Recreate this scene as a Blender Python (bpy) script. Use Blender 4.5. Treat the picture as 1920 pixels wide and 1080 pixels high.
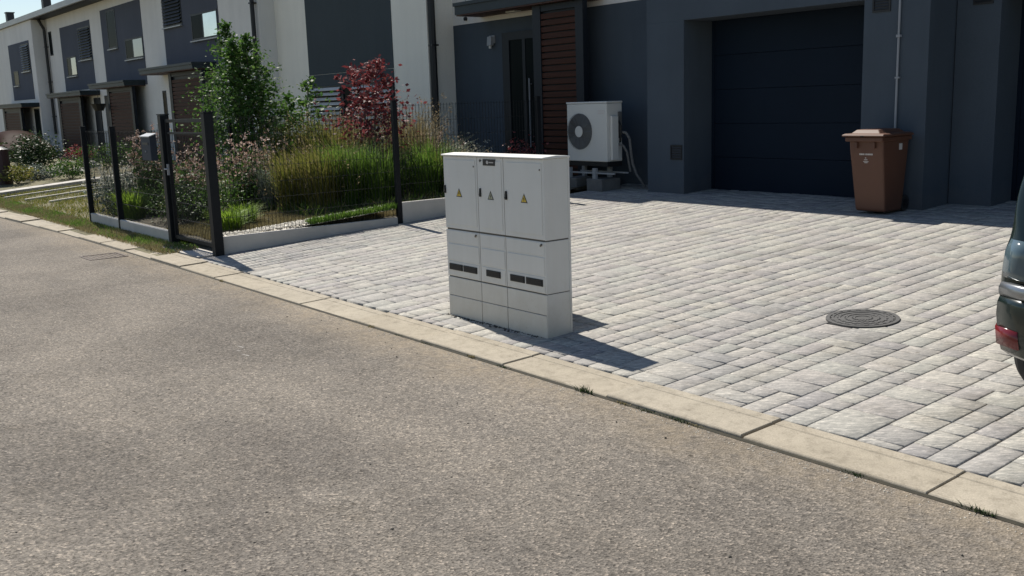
import bpy, math, random
import numpy as np
from mathutils import Matrix, Vector
random.seed(7)
rng = np.random.default_rng(7)
S = bpy.context.scene
COL = S.collection
for _o in list(bpy.data.objects):
    bpy.data.objects.remove(_o)

# ------------------------------------------------------------------ camera
YAW, PITCH, ROLL = math.radians(-52.17), math.radians(10.59), math.radians(-1.895)
CAMZ = 1.7
fwd = Vector((math.sin(YAW)*math.cos(PITCH), math.cos(YAW)*math.cos(PITCH), -math.sin(PITCH)))
rt = Vector((math.cos(YAW), -math.sin(YAW), 0))
up = rt.cross(fwd)
r2 = math.cos(ROLL)*rt + math.sin(ROLL)*up
u2 = -math.sin(ROLL)*rt + math.cos(ROLL)*up
cam = bpy.data.cameras.new('camera')
cam.sensor_width = 36
cam.lens = 36*1865/1920
cam.clip_end = 1000
cam.clip_start = 0.05
cam_o = bpy.data.objects.new('camera', cam)
COL.objects.link(cam_o)
m = Matrix((r2, u2, -fwd)).transposed().to_4x4()
m.translation = Vector((0, 0, CAMZ))
cam_o.matrix_world = m
S.camera = cam_o

# ------------------------------------------------------------------ light
SUN_EL = math.radians(51.5)
SUN_ROT = math.atan2(-0.785, 0.125)
world = bpy.data.worlds.new('World')
S.world = world
world.use_nodes = True
wn = world.node_tree
sky = wn.nodes.new('ShaderNodeTexSky')
sky.sky_type = 'NISHITA'
sky.sun_disc = False
sky.sun_elevation = SUN_EL
sky.sun_rotation = SUN_ROT
sky.air_density = 1.0
sky.dust_density = 0.4
wn.links.new(sky.outputs[0], wn.nodes['Background'].inputs[0])
wn.nodes['Background'].inputs[1].default_value = 0.08
sd = bpy.data.lights.new('sun', 'SUN')
sd.energy = 5.0
sd.angle = math.radians(0.55)
sd.color = (1.0, 0.945, 0.86)
sun = bpy.data.objects.new('sun', sd)
COL.objects.link(sun)
sun.rotation_euler = Vector((-0.785, 0.125, 1.0)).to_track_quat('Z', 'Y').to_euler()
S.view_settings.view_transform = 'Standard'
S.view_settings.look = 'None'
S.view_settings.exposure = 0.38
S.view_settings.gamma = 1.0
S.view_settings.use_curve_mapping = False
S.cycles.max_bounces = 8
S.cycles.transparent_max_bounces = 8


# ------------------------------------------------------------------ helpers
def G(y):                       # the plot climbs gently from the kerb to the houses
    return 0.05*(min(max(y, 4.2), 13.0) - 4.2)


def in_view(x, y, z, margin=0.0):
    d = Vector((x, y, z - CAMZ))
    w = d.dot(fwd)
    if w <= 0.1:
        return False
    a = d.dot(r2)/w*1865/960
    b = d.dot(u2)/w*1865/540
    return abs(a) < 1 + margin and abs(b) < 1 + margin


class MB:
    """collects geometry, links it as ONE mesh object"""
    def __init__(s):
        s.v, s.f, s.m = [], [], []

    def add(s, vs, fs, mi=0):
        k = len(s.v)
        s.v += [tuple(p) for p in vs]
        s.f += [tuple(i + k for i in f) for f in fs]
        s.m += [mi]*len(fs)

    def box(s, x0, x1, y0, y1, z0, z1, mi=0):
        s.add([(x0, y0, z0), (x1, y0, z0), (x1, y1, z0), (x0, y1, z0), (x0, y0, z1), (x1, y0, z1), (x1, y1, z1), (x0, y1, z1)],
              [(0, 3, 2, 1), (4, 5, 6, 7), (0, 1, 5, 4), (1, 2, 6, 5), (2, 3, 7, 6), (3, 0, 4, 7)], mi)
        return s

    def bar(s, a, b, w, h=None, n=4, mi=0, r2_=None, phase=math.pi/4):
        """n-sided bar from a to b, radius w (h: radius at b)"""
        a, b = Vector(a), Vector(b)
        d = (b - a).normalized()
        t = Vector((0, 0, 1)) if abs(d.z) < .9 else Vector((0, 1, 0))
        u = d.cross(t).normalized()
        v = d.cross(u)
        h = w if h is None else h
        vs = []
        for p, r in ((a, w), (b, h)):
            for i in range(n):
                t_ = 2*math.pi*i/n + phase
                vs.append(p + u*math.cos(t_)*r + v*math.sin(t_)*r)
        fs = [(i, (i+1) % n, n+(i+1) % n, n+i) for i in range(n)]
        fs += [tuple(range(n))[::-1], tuple(range(n, 2*n))]
        s.add(vs, fs, mi)
        return s

    def tube(s, pts, r, n=8, mi=0):
        for a, b in zip(pts[:-1], pts[1:]):
            s.bar(a, b, r, n=n, mi=mi)
        return s

    def prism(s, pts, axis, a0, a1, mi=0):
        """polygon pts in the plane of the other two axes, extruded along axis"""
        n = len(pts)
        def P(p, a):
            return {'x': (a, p[0], p[1]), 'y': (p[0], a, p[1]), 'z': (p[0], p[1], a)}[axis]
        vs = [P(p, a0) for p in pts] + [P(p, a1) for p in pts]
        fs = [(i, (i+1) % n, n+(i+1) % n, n+i) for i in range(n)] + [tuple(range(n))[::-1], tuple(range(n, 2*n))]
        s.add(vs, fs, mi)
        return s

    def build(s, name, mats, parent=None, bevel=0, smooth=False, seg=2):
        me = bpy.data.meshes.new(name)
        me.from_pydata(s.v, [], s.f)
        if not isinstance(mats, (list, tuple)):
            mats = [mats]
        for mm in mats:
            me.materials.append(mm)
        if len(mats) > 1:
            me.polygons.foreach_set('material_index', s.m)
        import bmesh as _bm
        b = _bm.new(); b.from_mesh(me)
        _bm.ops.recalc_face_normals(b, faces=b.faces)
        b.to_mesh(me); b.free()
        if smooth:
            me.polygons.foreach_set('use_smooth', [True]*len(me.polygons))
        o = bpy.data.objects.new(name, me)
        COL.objects.link(o)
        if parent is not None:
            o.parent = parent
        if bevel:
            md = o.modifiers.new('bevel', 'BEVEL')
            md.width = bevel; md.segments = seg; md.limit_method = 'ANGLE'; md.angle_limit = math.radians(40)
            md.harden_normals = False
        return o


def mesh_np(name, V, F, mats, parent=None, mi=None, smooth=False):
    """fast mesh from numpy verts (n,3) and faces (k,3|4)"""
    me = bpy.data.meshes.new(name)
    V = np.asarray(V, float); F = np.asarray(F, int)
    me.vertices.add(len(V)); me.vertices.foreach_set('co', V.ravel())
    k = F.shape[1]
    me.loops.add(F.size); me.loops.foreach_set('vertex_index', F.ravel())
    me.polygons.add(len(F))
    me.polygons.foreach_set('loop_start', np.arange(0, F.size, k))
    me.polygons.foreach_set('loop_total', np.full(len(F), k))
    for mm in (mats if isinstance(mats, (list, tuple)) else [mats]):
        me.materials.append(mm)
    if mi is not None:
        me.polygons.foreach_set('material_index', mi)
    if smooth:
        me.polygons.foreach_set('use_smooth', np.ones(len(F), bool))
    me.update(calc_edges=True)
    o = bpy.data.objects.new(name, me)
    COL.objects.link(o)
    if parent is not None:
        o.parent = parent
    return o


def thing(name, label, cat, loc=(0, 0, 0), group=None):
    o = bpy.data.objects.new(name, None)
    COL.objects.link(o)
    o.empty_display_size = .1
    o['label'] = label; o['category'] = cat
    if group:
        o['group'] = group
    return o


def tag(o, label, cat, group=None):
    o['label'] = label; o['category'] = cat
    if group:
        o['group'] = group
    return o


def struct(o):
    o['kind'] = 'structure'
    return o


def stuff(o):
    o['kind'] = 'stuff'
    return o


# ------------------------------------------------------------------ materials
def L(r, g, b):
    """sRGB 0-255 to linear"""
    f = lambda c: (c/255/12.92 if c/255 <= .04045 else ((c/255+.055)/1.055)**2.4)
    return (f(r), f(g), f(b))


class NT:
    def __init__(s, name):
        s.m = bpy.data.materials.new(name)
        s.m.use_nodes = True
        s.t = s.m.node_tree
        s.p = s.t.nodes['Principled BSDF']
        s.out = s.t.nodes['Material Output']

    def n(s, typ, **kw):
        x = s.t.nodes.new(typ)
        for k, v in kw.items():
            if k.startswith('i_'):
                x.inputs[k[2:].replace('_', ' ')].default_value = v
            else:
                setattr(x, k, v)
        return x

    def l(s, a, b):
        s.t.links.new(a, b)

    def pos(s, scale=(1, 1, 1)):
        g = s.n('ShaderNodeNewGeometry')
        mp = s.n('ShaderNodeMapping')
        mp.inputs['Scale'].default_value = scale
        s.l(g.outputs['Position'], mp.inputs['Vector'])
        return mp.outputs[0]

    def noise(s, vec, scale, detail=3, rough=.55, dist=0):
        x = s.n('ShaderNodeTexNoise')
        x.inputs['Scale'].default_value = scale
        x.inputs['Detail'].default_value = detail
        x.inputs['Roughness'].default_value = rough
        x.inputs['Distortion'].default_value = dist
        if vec is not None:
            s.l(vec, x.inputs['Vector'])
        return x.outputs['Fac']

    def ramp(s, fac, stops):
        r = s.n('ShaderNodeValToRGB')
        e = r.color_ramp.elements
        while len(e) < len(stops):
            e.new(.5)
        for el, (p, c) in zip(e, stops):
            el.position = p
            el.color = (*c, 1) if len(c) == 3 else c
        s.l(fac, r.inputs[0])
        return r.outputs[0]

    def mix(s, fac, a, b, typ='MIX'):
        x = s.n('ShaderNodeMix', data_type='RGBA', blend_type=typ)
        for inp, val in ((x.inputs[0], fac), (x.inputs[6], a), (x.inputs[7], b)):
            if hasattr(val, 'node'):
                s.l(val, inp)
            elif isinstance(val, (int, float)):
                inp.default_value = val
            else:
                inp.default_value = (*val, 1)
        return x.outputs[2]

    def math(s, op, a, b=0.0):
        x = s.n('ShaderNodeMath', operation=op)
        for inp, val in ((x.inputs[0], a), (x.inputs[1], b)):
            if hasattr(val, 'node'):
                s.l(val, inp)
            else:
                inp.default_value = val
        return x.outputs[0]

    def bump(s, h, strength=.3, dist=.01):
        b = s.n('ShaderNodeBump')
        b.inputs['Strength'].default_value = strength
        b.inputs['Distance'].default_value = dist
        s.l(h, b.inputs['Height'])
        s.l(b.outputs[0], s.p.inputs['Normal'])

    def col(s, c):
        if hasattr(c, 'node'):
            s.l(c, s.p.inputs['Base Color'])
        else:
            s.p.inputs['Base Color'].default_value = (*c, 1)


def surf(name, c, c2=None, scale=3, rough=.6, bump=0, bscale=80, metallic=0, spec=.5, stretch=(1, 1, 1), dist=.003):
    t = NT(name)
    p = t.pos(stretch)
    c2 = c2 or tuple(x*.85 for x in c)
    f = t.noise(p, scale, 5, .6)
    t.col(t.mix(t.ramp(f, [(.3, (0, 0, 0)), (.7, (1, 1, 1))]), c2, c))
    t.p.inputs['Roughness'].default_value = rough
    t.p.inputs['Metallic'].default_value = metallic
    t.p.inputs['Specular IOR Level'].default_value = spec
    if bump:
        t.bump(t.noise(p, bscale, 3), bump, dist)
    return t.m


def leafmat(name, c1, c2, c3, trans=.35, rough=.55):
    t = NT(name)
    g = t.n('ShaderNodeNewGeometry')
    r = t.ramp(g.outputs['Random Per Island'], [(0, c1), (.5, c2), (1, c3)])
    t.l(r, t.p.inputs['Base Color'])
    t.p.inputs['Roughness'].default_value = rough
    t.p.inputs['Specular IOR Level'].default_value = .35
    tr = t.n('ShaderNodeBsdfTranslucent')
    t.l(r, tr.inputs['Color'])
    mx = t.n('ShaderNodeMixShader')
    mx.inputs[0].default_value = trans
    t.l(t.p.outputs[0], mx.inputs[1]); t.l(tr.outputs[0], mx.inputs[2])
    t.l(mx.outputs[0], t.out.inputs['Surface'])
    return t.m


def asphalt():
    t = NT('asphalt')
    p = t.pos()
    big = t.noise(p, .55, 5, .6)
    mid = t.noise(p, 5, 5, .65)
    c = t.mix(t.ramp(big, [(.40, (0, 0, 0)), (.60, (1, 1, 1))]), (.150, .135, .117), (.216, .194, .166))
    c = t.mix(t.math('MULTIPLY', t.ramp(mid, [(.35, (0, 0, 0)), (.7, (1, 1, 1))]), .35), c, (.215, .198, .178))
    v = t.n('ShaderNodeTexVoronoi'); v.inputs['Scale'].default_value = 88
    t.l(p, v.inputs['Vector'])
    grain = t.noise(p, 85, 2, .7)
    # aggregate: light and dark stones in the binder
    stone = t.ramp(v.outputs['Color'], [(0, (.30, .30, .30)), (.3, (.78, .78, .78)), (.7, (1.12, 1.11, 1.09)), (1, (2.2, 2.1, 2.0))])
    c = t.mix(.85, c, stone, 'MULTIPLY')
    gap = t.ramp(grain, [(.34, (.35, .34, .33)), (.47, (1, 1, 1))])
    c = t.mix(.8, c, gap, 'MULTIPLY')
    med = t.noise(p, 28, 3, .6)
    c = t.mix(.5, c, t.ramp(med, [(.3, (.74, .74, .74)), (.7, (1.22, 1.21, 1.19))]), 'MULTIPLY')
    # sandy dust washed against the kerb
    sep = t.n('ShaderNodeSeparateXYZ'); t.l(p, sep.inputs[0])
    yy = t.math('ADD', sep.outputs['Y'], t.math('MULTIPLY', t.math('SUBTRACT', t.noise(p, 1.6, 5, .7), .5), .9))
    dust = t.ramp(yy, [(0, (0, 0, 0)), (1, (1, 1, 1))])
    mr = t.n('ShaderNodeMapRange'); mr.inputs[1].default_value = 3.30; mr.inputs[2].default_value = 3.86
    t.l(yy, mr.inputs[0])
    df = t.math('MULTIPLY', mr.outputs[0], t.ramp(t.noise(p, 14, 4, .7), [(.3, (.15, .15, .15)), (.62, (1, 1, 1))]))
    c = t.mix(t.math('MULTIPLY', df, .55), c, (.33, .27, .19))
    # polished wheel tracks, dust fans and old drips
    st_ = t.n('ShaderNodeMapping'); st_.inputs['Scale'].default_value = (.12, 1, 1); t.l(p, st_.inputs[0])
    c = t.mix(.55, c, t.ramp(t.noise(st_.outputs[0], 1.5, 4, .55), [(.35, (.84, .84, .85)), (.65, (1.14, 1.13, 1.11))]), 'MULTIPLY')
    c = t.mix(.8, c, t.ramp(t.noise(p, 2.3, 4, .6), [(.66, (1, 1, 1)), (.74, (.80, .79, .77))]), 'MULTIPLY')
    c = t.mix(.9, c, t.ramp(t.noise(p, 13, 2, .5), [(.76, (1, 1, 1)), (.79, (.42, .41, .40))]), 'MULTIPLY')
    t.col(c)
    t.p.inputs['Roughness'].default_value = .93
    t.p.inputs['Specular IOR Level'].default_value = .15
    h = t.math('ADD', t.math('MULTIPLY', v.outputs['Distance'], 1.6), t.math('MULTIPLY', grain, 1.0))
    t.bump(h, .55, .006)
    return t.m


def paver_mat():
    t = NT('paver_concrete')
    p = t.pos()
    g = t.n('ShaderNodeNewGeometry')
    oi = t.n('ShaderNodeObjectInfo')
    rnd = t.math('FRACT', t.math('ADD', g.outputs['Random Per Island'], oi.outputs['Random']))
    off = t.n('ShaderNodeCombineXYZ')
    t.l(t.math('MULTIPLY', rnd, 37.0), off.inputs[0]); t.l(t.math('MULTIPLY', rnd, 91.0), off.inputs[1])
    ad = t.n('ShaderNodeVectorMath', operation='ADD'); t.l(p, ad.inputs[0]); t.l(off.outputs[0], ad.inputs[1])
    mp = t.n('ShaderNodeMapping'); mp.inputs['Scale'].default_value = (1, 1, 1); mp.inputs['Rotation'].default_value = (0, 0, -.8)
    t.l(ad.outputs[0], mp.inputs[0])
    mp2 = t.n('ShaderNodeMapping'); mp2.inputs['Scale'].default_value = (.38, 1.3, 1)
    t.l(mp.outputs[0], mp2.inputs[0])
    n1 = t.noise(mp2.outputs[0], 46, 6, .80, .4)
    base = t.ramp(n1, [(.30, (.15, .149, .147)), (.42, (.26, .257, .246)), (.54, (.36, .348, .325)), (.68, (.62, .59, .54))])
    tint = t.ramp(rnd, [(0, (.80, .80, .80)), (.15, (1.0, .97, .95)), (.3, (.87, .87, .87)), (.45, (1.05, 1.03, .98)), (.6, (.91, .93, .90)), (.75, (1.09, 1.07, 1.01)), (.88, (.92, .89, .89)), (1, (.83, .82, .84))])
    c = t.mix(1.0, base, tint, 'MULTIPLY')
    big = t.noise(p, .45, 3, .6)
    c = t.mix(.5, c, t.ramp(big, [(.3, (.86, .86, .88)), (.7, (1.14, 1.12, 1.08))]), 'MULTIPLY')
    # sand, drips and tyre wear with shapes of their own
    wear = t.ramp(t.noise(p, 1.7, 6, .7), [(.52, (1, 1, 1)), (.66, (.80, .785, .76))])
    c = t.mix(.8, c, wear, 'MULTIPLY')
    drip = t.ramp(t.noise(p, 7.5, 3, .5), [(.70, (1, 1, 1)), (.75, (.55, .53, .50))])
    c = t.mix(.7, c, drip, 'MULTIPLY')
    fine = t.noise(p, 160, 2, .6)
    c = t.mix(.4, c, t.ramp(fine, [(.3, (.78, .78, .78)), (.7, (1.2, 1.2, 1.2))]), 'MULTIPLY')
    t.col(c)
    t.p.inputs['Roughness'].default_value = .85
    t.p.inputs['Specular IOR Level'].default_value = .25
    t.bump(t.math('ADD', fine, t.math('MULTIPLY', n1, 2.0)), .35, .003)
    return t.m


def render_wall(name, c, stain=.10):
    t = NT(name)
    p = t.pos()
    mp = t.n('ShaderNodeMapping'); mp.inputs['Scale'].default_value = (2.2, 2.2, .22); t.l(p, mp.inputs[0])
    f = t.noise(p, .8, 5, .65)
    k = 1-stain
    col = t.mix(t.ramp(f, [(.3, (0, 0, 0)), (.7, (1, 1, 1))]), tuple(x*k for x in c), c)
    col = t.mix(.7, col, t.ramp(t.noise(mp.outputs[0], 1.6, 5, .6), [(.35, (1-stain*.45,)*3), (.6, (1.03, 1.03, 1.03))]), 'MULTIPLY')
    col = t.mix(.5, col, t.ramp(t.noise(p, 90, 2, .6), [(.3, (.86,)*3), (.7, (1.1,)*3)]), 'MULTIPLY')
    sep = t.n('ShaderNodeSeparateXYZ'); t.l(p, sep.inputs[0])
    mr = t.n('ShaderNodeMapRange'); mr.inputs[1].default_value = .85; mr.inputs[2].default_value = .30
    t.l(t.math('ADD', sep.outputs['Z'], t.math('MULTIPLY', t.noise(p, 5, 5, .7), .5)), mr.inputs[0])
    col = t.mix(t.math('MULTIPLY', mr.outputs[0], .35), col, (.20, .18, .15))
    t.col(col)
    t.p.inputs['Roughness'].default_value = .9
    t.p.inputs['Specular IOR Level'].default_value = .2
    t.bump(t.noise(p, 210, 3), .35, .003)
    return t.m


def cabinet_mat(name, c):
    t = NT(name)
    p = t.pos()
    mp = t.n('ShaderNodeMapping'); mp.inputs['Scale'].default_value = (14, 14, .8); t.l(p, mp.inputs[0])
    col = t.mix(t.ramp(t.noise(p, 2.5, 5, .6), [(.3, (0, 0, 0)), (.7, (1, 1, 1))]), tuple(x*.93 for x in c), c)
    col = t.mix(.6, col, t.ramp(t.noise(mp.outputs[0], 1.2, 4, .6), [(.46, (1, 1, 1)), (.66, (.965, .96, .945))]), 'MULTIPLY')
    sep = t.n('ShaderNodeSeparateXYZ'); t.l(p, sep.inputs[0])
    mr = t.n('ShaderNodeMapRange'); mr.inputs[1].default_value = .42; mr.inputs[2].default_value = .02
    t.l(t.math('ADD', sep.outputs['Z'], t.math('MULTIPLY', t.math('SUBTRACT', t.noise(p, 9, 5, .7), .5), .35)), mr.inputs[0])
    col = t.mix(t.math('MULTIPLY', mr.outputs[0], .55), col, (.42, .37, .28))
    sp = t.ramp(t.noise(p, 60, 2, .6), [(.68, (1, 1, 1)), (.74, (.70, .67, .60))])
    col = t.mix(t.math('MULTIPLY', mr.outputs[0], .9), col, t.mix(1.0, col, sp, 'MULTIPLY'))
    t.col(col)
    t.p.inputs['Roughness'].default_value = .55
    t.bump(t.noise(p, 300, 2), .06, .002)
    return t.m


M = {}
M['asphalt'] = asphalt()
M['paver'] = paver_mat()
M['joint'] = surf('joint_sand', (.085, .078, .066), (.04, .038, .034), 20, .95)
def kerb_mat():
    t = NT('kerb_concrete')
    p = t.pos()
    oi = t.n('ShaderNodeObjectInfo')
    c = t.mix(t.ramp(t.noise(p, 2.2, 6, .65), [(.3, (0, 0, 0)), (.7, (1, 1, 1))]), (.30, .262, .200), (.40, .352, .275))
    c = t.mix(t.math('MULTIPLY', oi.outputs['Random'], .25), c, (.42, .39, .33))
    c = t.mix(.7, c, t.ramp(t.noise(p, 11, 6, .75), [(.32, (.62, .61, .59)), (.5, (1, 1, 1)), (.72, (1.14, 1.14, 1.12))]), 'MULTIPLY')
    c = t.mix(.6, c, t.ramp(t.noise(p, 130, 2, .6), [(.3, (.72, .72, .72)), (.7, (1.2, 1.2, 1.2))]), 'MULTIPLY')
    spots = t.ramp(t.noise(p, 36, 3, .6), [(.66, (1, 1, 1)), (.72, (.62, .60, .56))])
    c = t.mix(.8, c, spots, 'MULTIPLY')
    t.col(c)
    t.p.inputs['Roughness'].default_value = .9
    t.p.inputs['Specular IOR Level'].default_value = .2
    t.bump(t.noise(p, 130, 3), .3, .003)
    return t.m
M['kerb'] = kerb_mat()
M['moss_shade'] = surf('mossy_shaded_joint', (.022, .022, .014), (.045, .038, .024), 30, .95)
M['concrete'] = surf('pale_concrete', (.50, .47, .42), (.38, .36, .33), 4, .85, .2, 90)
M['soil'] = surf('soil', (.10, .085, .055), (.05, .045, .03), 6, .95, .6, 60, dist=.02)
M['ground'] = surf('ground_turf', (.11, .11, .055), (.16, .135, .075), 3, .95, .5, 60, dist=.02)
M['white'] = render_wall('white_render', (.80, .77, .73), 0.1)
M['white2'] = render_wall('cream_render', (.92, .87, .77), 0.07)
M['navy'] = render_wall('navy_render', (.076, .094, .115), 0.16)
M['panel'] = render_wall('panel_render', (.098, .107, .134), 0.12)
M['panelg'] = render_wall('panelg_render', (.068, .082, .090), 0.12)
M['door'] = surf('garage_door_paint', (.007, .014, .026), (.006, .012, .022), .9, .6, .08, 260, spec=.12)
M['dark'] = surf('anthracite_metal', (.010, .012, .015), (.008, .010, .012), 3, .5, spec=.2)
M['black'] = surf('black_plastic', (.012, .012, .013), None, 3, .5)
M['frame'] = surf('dark_frame', (.012, .016, .022), None, 3, .5, spec=.25)
M['fascia'] = surf('gutter_metal', (.42, .41, .39), (.30, .30, .30), 1.5, .45, metallic=.2)
M['canopy'] = surf('canopy_sheet', (.030, .042, .048), (.022, .031, .037), 1.2, .5, spec=.25)
M['soffit'] = surf('brown_soffit', (.075, .030, .022), None, 3, .6)
M['wood'] = surf('red_brown_wood', (.068, .023, .012), (.038, .013, .007), 3, .65, .2, 40, spec=.2, stretch=(.4, 4, 14))
M['sill'] = surf('metal_sill', (.33, .34, .35), None, 3, .4)
M['blind'] = surf('blind_slat', (.66, .64, .60), None, 3, .5)
M['shutter'] = surf('dark_blind_slat', (.055, .065, .085), None, 3, .5)
M['roof'] = surf('roof_sheet', (.33, .32, .30), (.22, .22, .22), 2, .6)
M['cab'] = cabinet_mat('cabinet_polyester', (.73, .715, .665))
M['cabbase'] = cabinet_mat('cabinet_plinth', (.71, .69, .63))
M['cabjoint'] = surf('cabinet_joint', (.15, .135, .11), None, 3, .7)
M['yellow'] = surf('sign_yellow', (.72, .50, .06), None, 3, .5)
M['paleyellow'] = surf('faded_sign_yellow', (.42, .41, .28), None, 3, .6)
M['hp'] = surf('white_enamel', (.62, .61, .57), (.58, .575, .54), 2, .4)
M['hpgrille'] = surf('fan_grille', (.12, .12, .118), None, 3, .5)
M['hpshade'] = surf('fan_back', (.13, .13, .125), None, 3, .7)
M['block'] = surf('concrete_block', (.17, .165, .155), (.11, .108, .10), 8, .9, .4, 60)
M['insul'] = surf('pipe_insulation', (.16, .155, .145), (.09, .09, .09), 30, .8)
M['bin'] = surf('brown_bin_plastic', (.120, .052, .030), (.100, .043, .025), 3, .6, .05, 200)
M['mark'] = surf('white_print', (.62, .58, .54), None, 3, .7)
M['iron'] = surf('cast_iron', (.095, .093, .090), (.055, .054, .052), 25, .7, .5, 120)
M['galv'] = surf('grey_conduit', (.30, .31, .33), None, 3, .5)
M['gravel'] = surf('light_gravel', (.72, .68, .60), (.48, .45, .38), 30, .9)
M['stone'] = surf('pale_boulder', (.55, .53, .48), (.40, .38, .34), 4, .9, .4, 20)
M['bark'] = surf('bark', (.10, .08, .06), (.16, .14, .12), 12, .9, .5, 60)
M['tire'] = surf('rubber', (.018, .018, .018), None, 5, .85)
M['rim'] = surf('alloy', (.40, .41, .42), None, 5, .3, metallic=.8)
M['chrome'] = surf('silver_trim', (.30, .31, .32), None, 5, .28, metallic=.8)


def glass(name, c, rough=.03, coat=1.0, spec=.5):
    t = NT(name)
    t.col(c)
    t.p.inputs['Roughness'].default_value = rough
    t.p.inputs['Specular IOR Level'].default_value = spec
    if spec < .2:
        t.p.inputs['IOR'].default_value = 1.12
    t.p.inputs['Coat Weight'].default_value = coat
    t.p.inputs['Coat Roughness'].default_value = .03
    return t.m


M['glass'] = glass('window_glass', (.010, .014, .015), .12, 0.0, .12)
M['mirrorglass'] = surf('sky_reflecting_glass', (.75, .80, .80), None, 1, .04, metallic=.9)
M['carpaint'] = glass('dark_green_car_paint', (.006, .014, .012), .25, .35, .4)
M['carpaint2'] = glass('brown_car_paint', (.040, .024, .020), .5, .0, .08)
M['redlamp'] = glass('red_reflector', (.15, .010, .012), .2, .4)
M['clearlamp'] = glass('smoked_lamp', (.08, .12, .14), .08, .6)

M['leaf_green'] = leafmat('birch_leaf', (.030, .080, .013), (.060, .135, .024), (.14, .23, .055), .45)
M['leaf_red'] = leafmat('maple_leaf', (.085, .016, .022), (.15, .030, .034), (.29, .09, .085), .38)
M['leaf_dark'] = leafmat('dark_shrub_leaf', (.014, .032, .010), (.030, .060, .016), (.060, .095, .030), .2)
M['leaf_mid'] = leafmat('mid_green_leaf', (.035, .080, .015), (.065, .130, .025), (.11, .18, .04))
M['leaf_silver'] = leafmat('silver_leaf', (.10, .13, .10), (.17, .21, .17), (.27, .31, .25), .2)
M['leaf_blue'] = leafmat('blue_needle', (.10, .17, .17), (.15, .23, .23), (.24, .33, .32), .1)
M['leaf_lime'] = leafmat('lime_leaf', (.12, .21, .02), (.20, .32, .03), (.30, .42, .06), .4)
M['grass_y'] = leafmat('yellow_green_grass', (.095, .115, .020), (.16, .175, .035), (.28, .23, .085), .45)
M['grass_g'] = leafmat('green_grass', (.05, .11, .015), (.095, .18, .025), (.17, .26, .05), .5)
M['grass_dry'] = leafmat('dry_grass', (.17, .14, .06), (.25, .21, .10), (.34, .30, .17), .3)
M['straw'] = leafmat('straw_stalk', (.25, .19, .10), (.34, .26, .15), (.42, .33, .20), .3)
M['pink'] = leafmat('pink_seed_head', (.30, .16, .12), (.46, .31, .25), (.66, .54, .46), .3)
M['whiteflower'] = leafmat('pale_flower', (.45, .45, .36), (.58, .57, .48), (.70, .68, .60), .3)

# ------------------------------------------------------------------ the ground
YK0, YK1 = 3.875, 4.212           # road edge and inner edge of the kerb


def koff(x):
    return 0.0 if x > -13 else (-0.004*(x+13)**2 if x > -24 else -0.004*121 + 0.088*(x+24))


def sheet(name, xs, prof, m, parent=None, follow=False):
    """prof: list of (y, z); a strip of terrain running along x"""
    V, F = [], []
    n = len(prof)
    for x in xs:
        for (y, z) in prof:
            V.append((x, y + (koff(x) if follow else 0), z))
    for i in range(len(xs)-1):
        for j in range(n-1):
            a = i*n + j
            F.append((a, a+n, a+n+1, a+1))
    return mesh_np(name, V, F, m, parent)


xs = [-400, -200, -100, -60, -40, -30, -24, -20, -16, -13, -10, -5, 0, 10, 40, 200, 400]
struct(sheet('ground', xs, [(-400, -.3), (-3.6, -.09), (3.9, -.09), (4.2, -.045), (13.0, .395), (40, .395), (400, .395)], M['ground']))
struct(sheet('road', xs[2:-2], [(-3.4, -.045), (0, -.015), (3.2, -.026), (3.85, -.030), (3.89, -.033)], M['asphalt'], follow=True))
struct(sheet('joint_strip', xs[2:-2], [(3.853, -.0285), (3.877, -.0235), (3.8775, -.0235)], M['moss_shade'], follow=True))  # mossy joint, colour kept near black to carry the kerb lip's shade too
# the far kerb side is behind the camera

kerb = bpy.data.objects.new('kerb', None); COL.objects.link(kerb); kerb['kind'] = 'structure'
kp = [(YK0, -.14), (YK0, -.020), (YK0+.008, -.013), (YK0+.245, -.005), (YK0+.252, -.010), (YK0+.26, -.003), (YK1-.012, .000), (YK1-.004, -.005), (YK1-.004, -.14)]
kmb = MB().prism(kp, 'x', .004, .996)
k0 = kmb.build('kerb_stone', M['kerb'], kerb, bevel=.003, seg=1)
first = True
for i in range(-46, 8):
    x = -5.12 + i
    if x > 2.2:
        continue
    if first:
        o = k0; first = False
    else:
        o = k0.copy(); COL.objects.link(o); o.parent = kerb
    y0, y1 = koff(x), koff(x+1)
    o.location = (x, y0, random.uniform(-.0015, .0015))
    o.rotation_euler = (random.uniform(-.003, .003), 0, math.atan2(y1-y0, 1) + random.uniform(-.001, .001))

# driveway: bed, then single pavers
DX0, DX1, DY1 = -11.44, 1.6, 11.9
drive = struct(sheet('driveway', [DX0, DX1], [(4.20, -.024), (4.205, -.024), (DY1, G(DY1)-.024)], M['joint']))
def paver_verts(w, l):
    b = .006; h = .05; c = .005
    q = lambda a, d, z: [(a, d, z), (w-a, d, z), (w-a, l-d, z), (a, l-d, z)]
    V = q(0, 0, -h) + q(0, 0, -c) + q(b, b*1.3, 0)
    F = []
    for r in (0, 4):
        for i in range(4):
            j = (i+1) % 4
            F.append((r+i, r+j, r+4+j, r+4+i))
    F.append((8, 9, 10, 11))
    return np.array(V), np.array(F)
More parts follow.
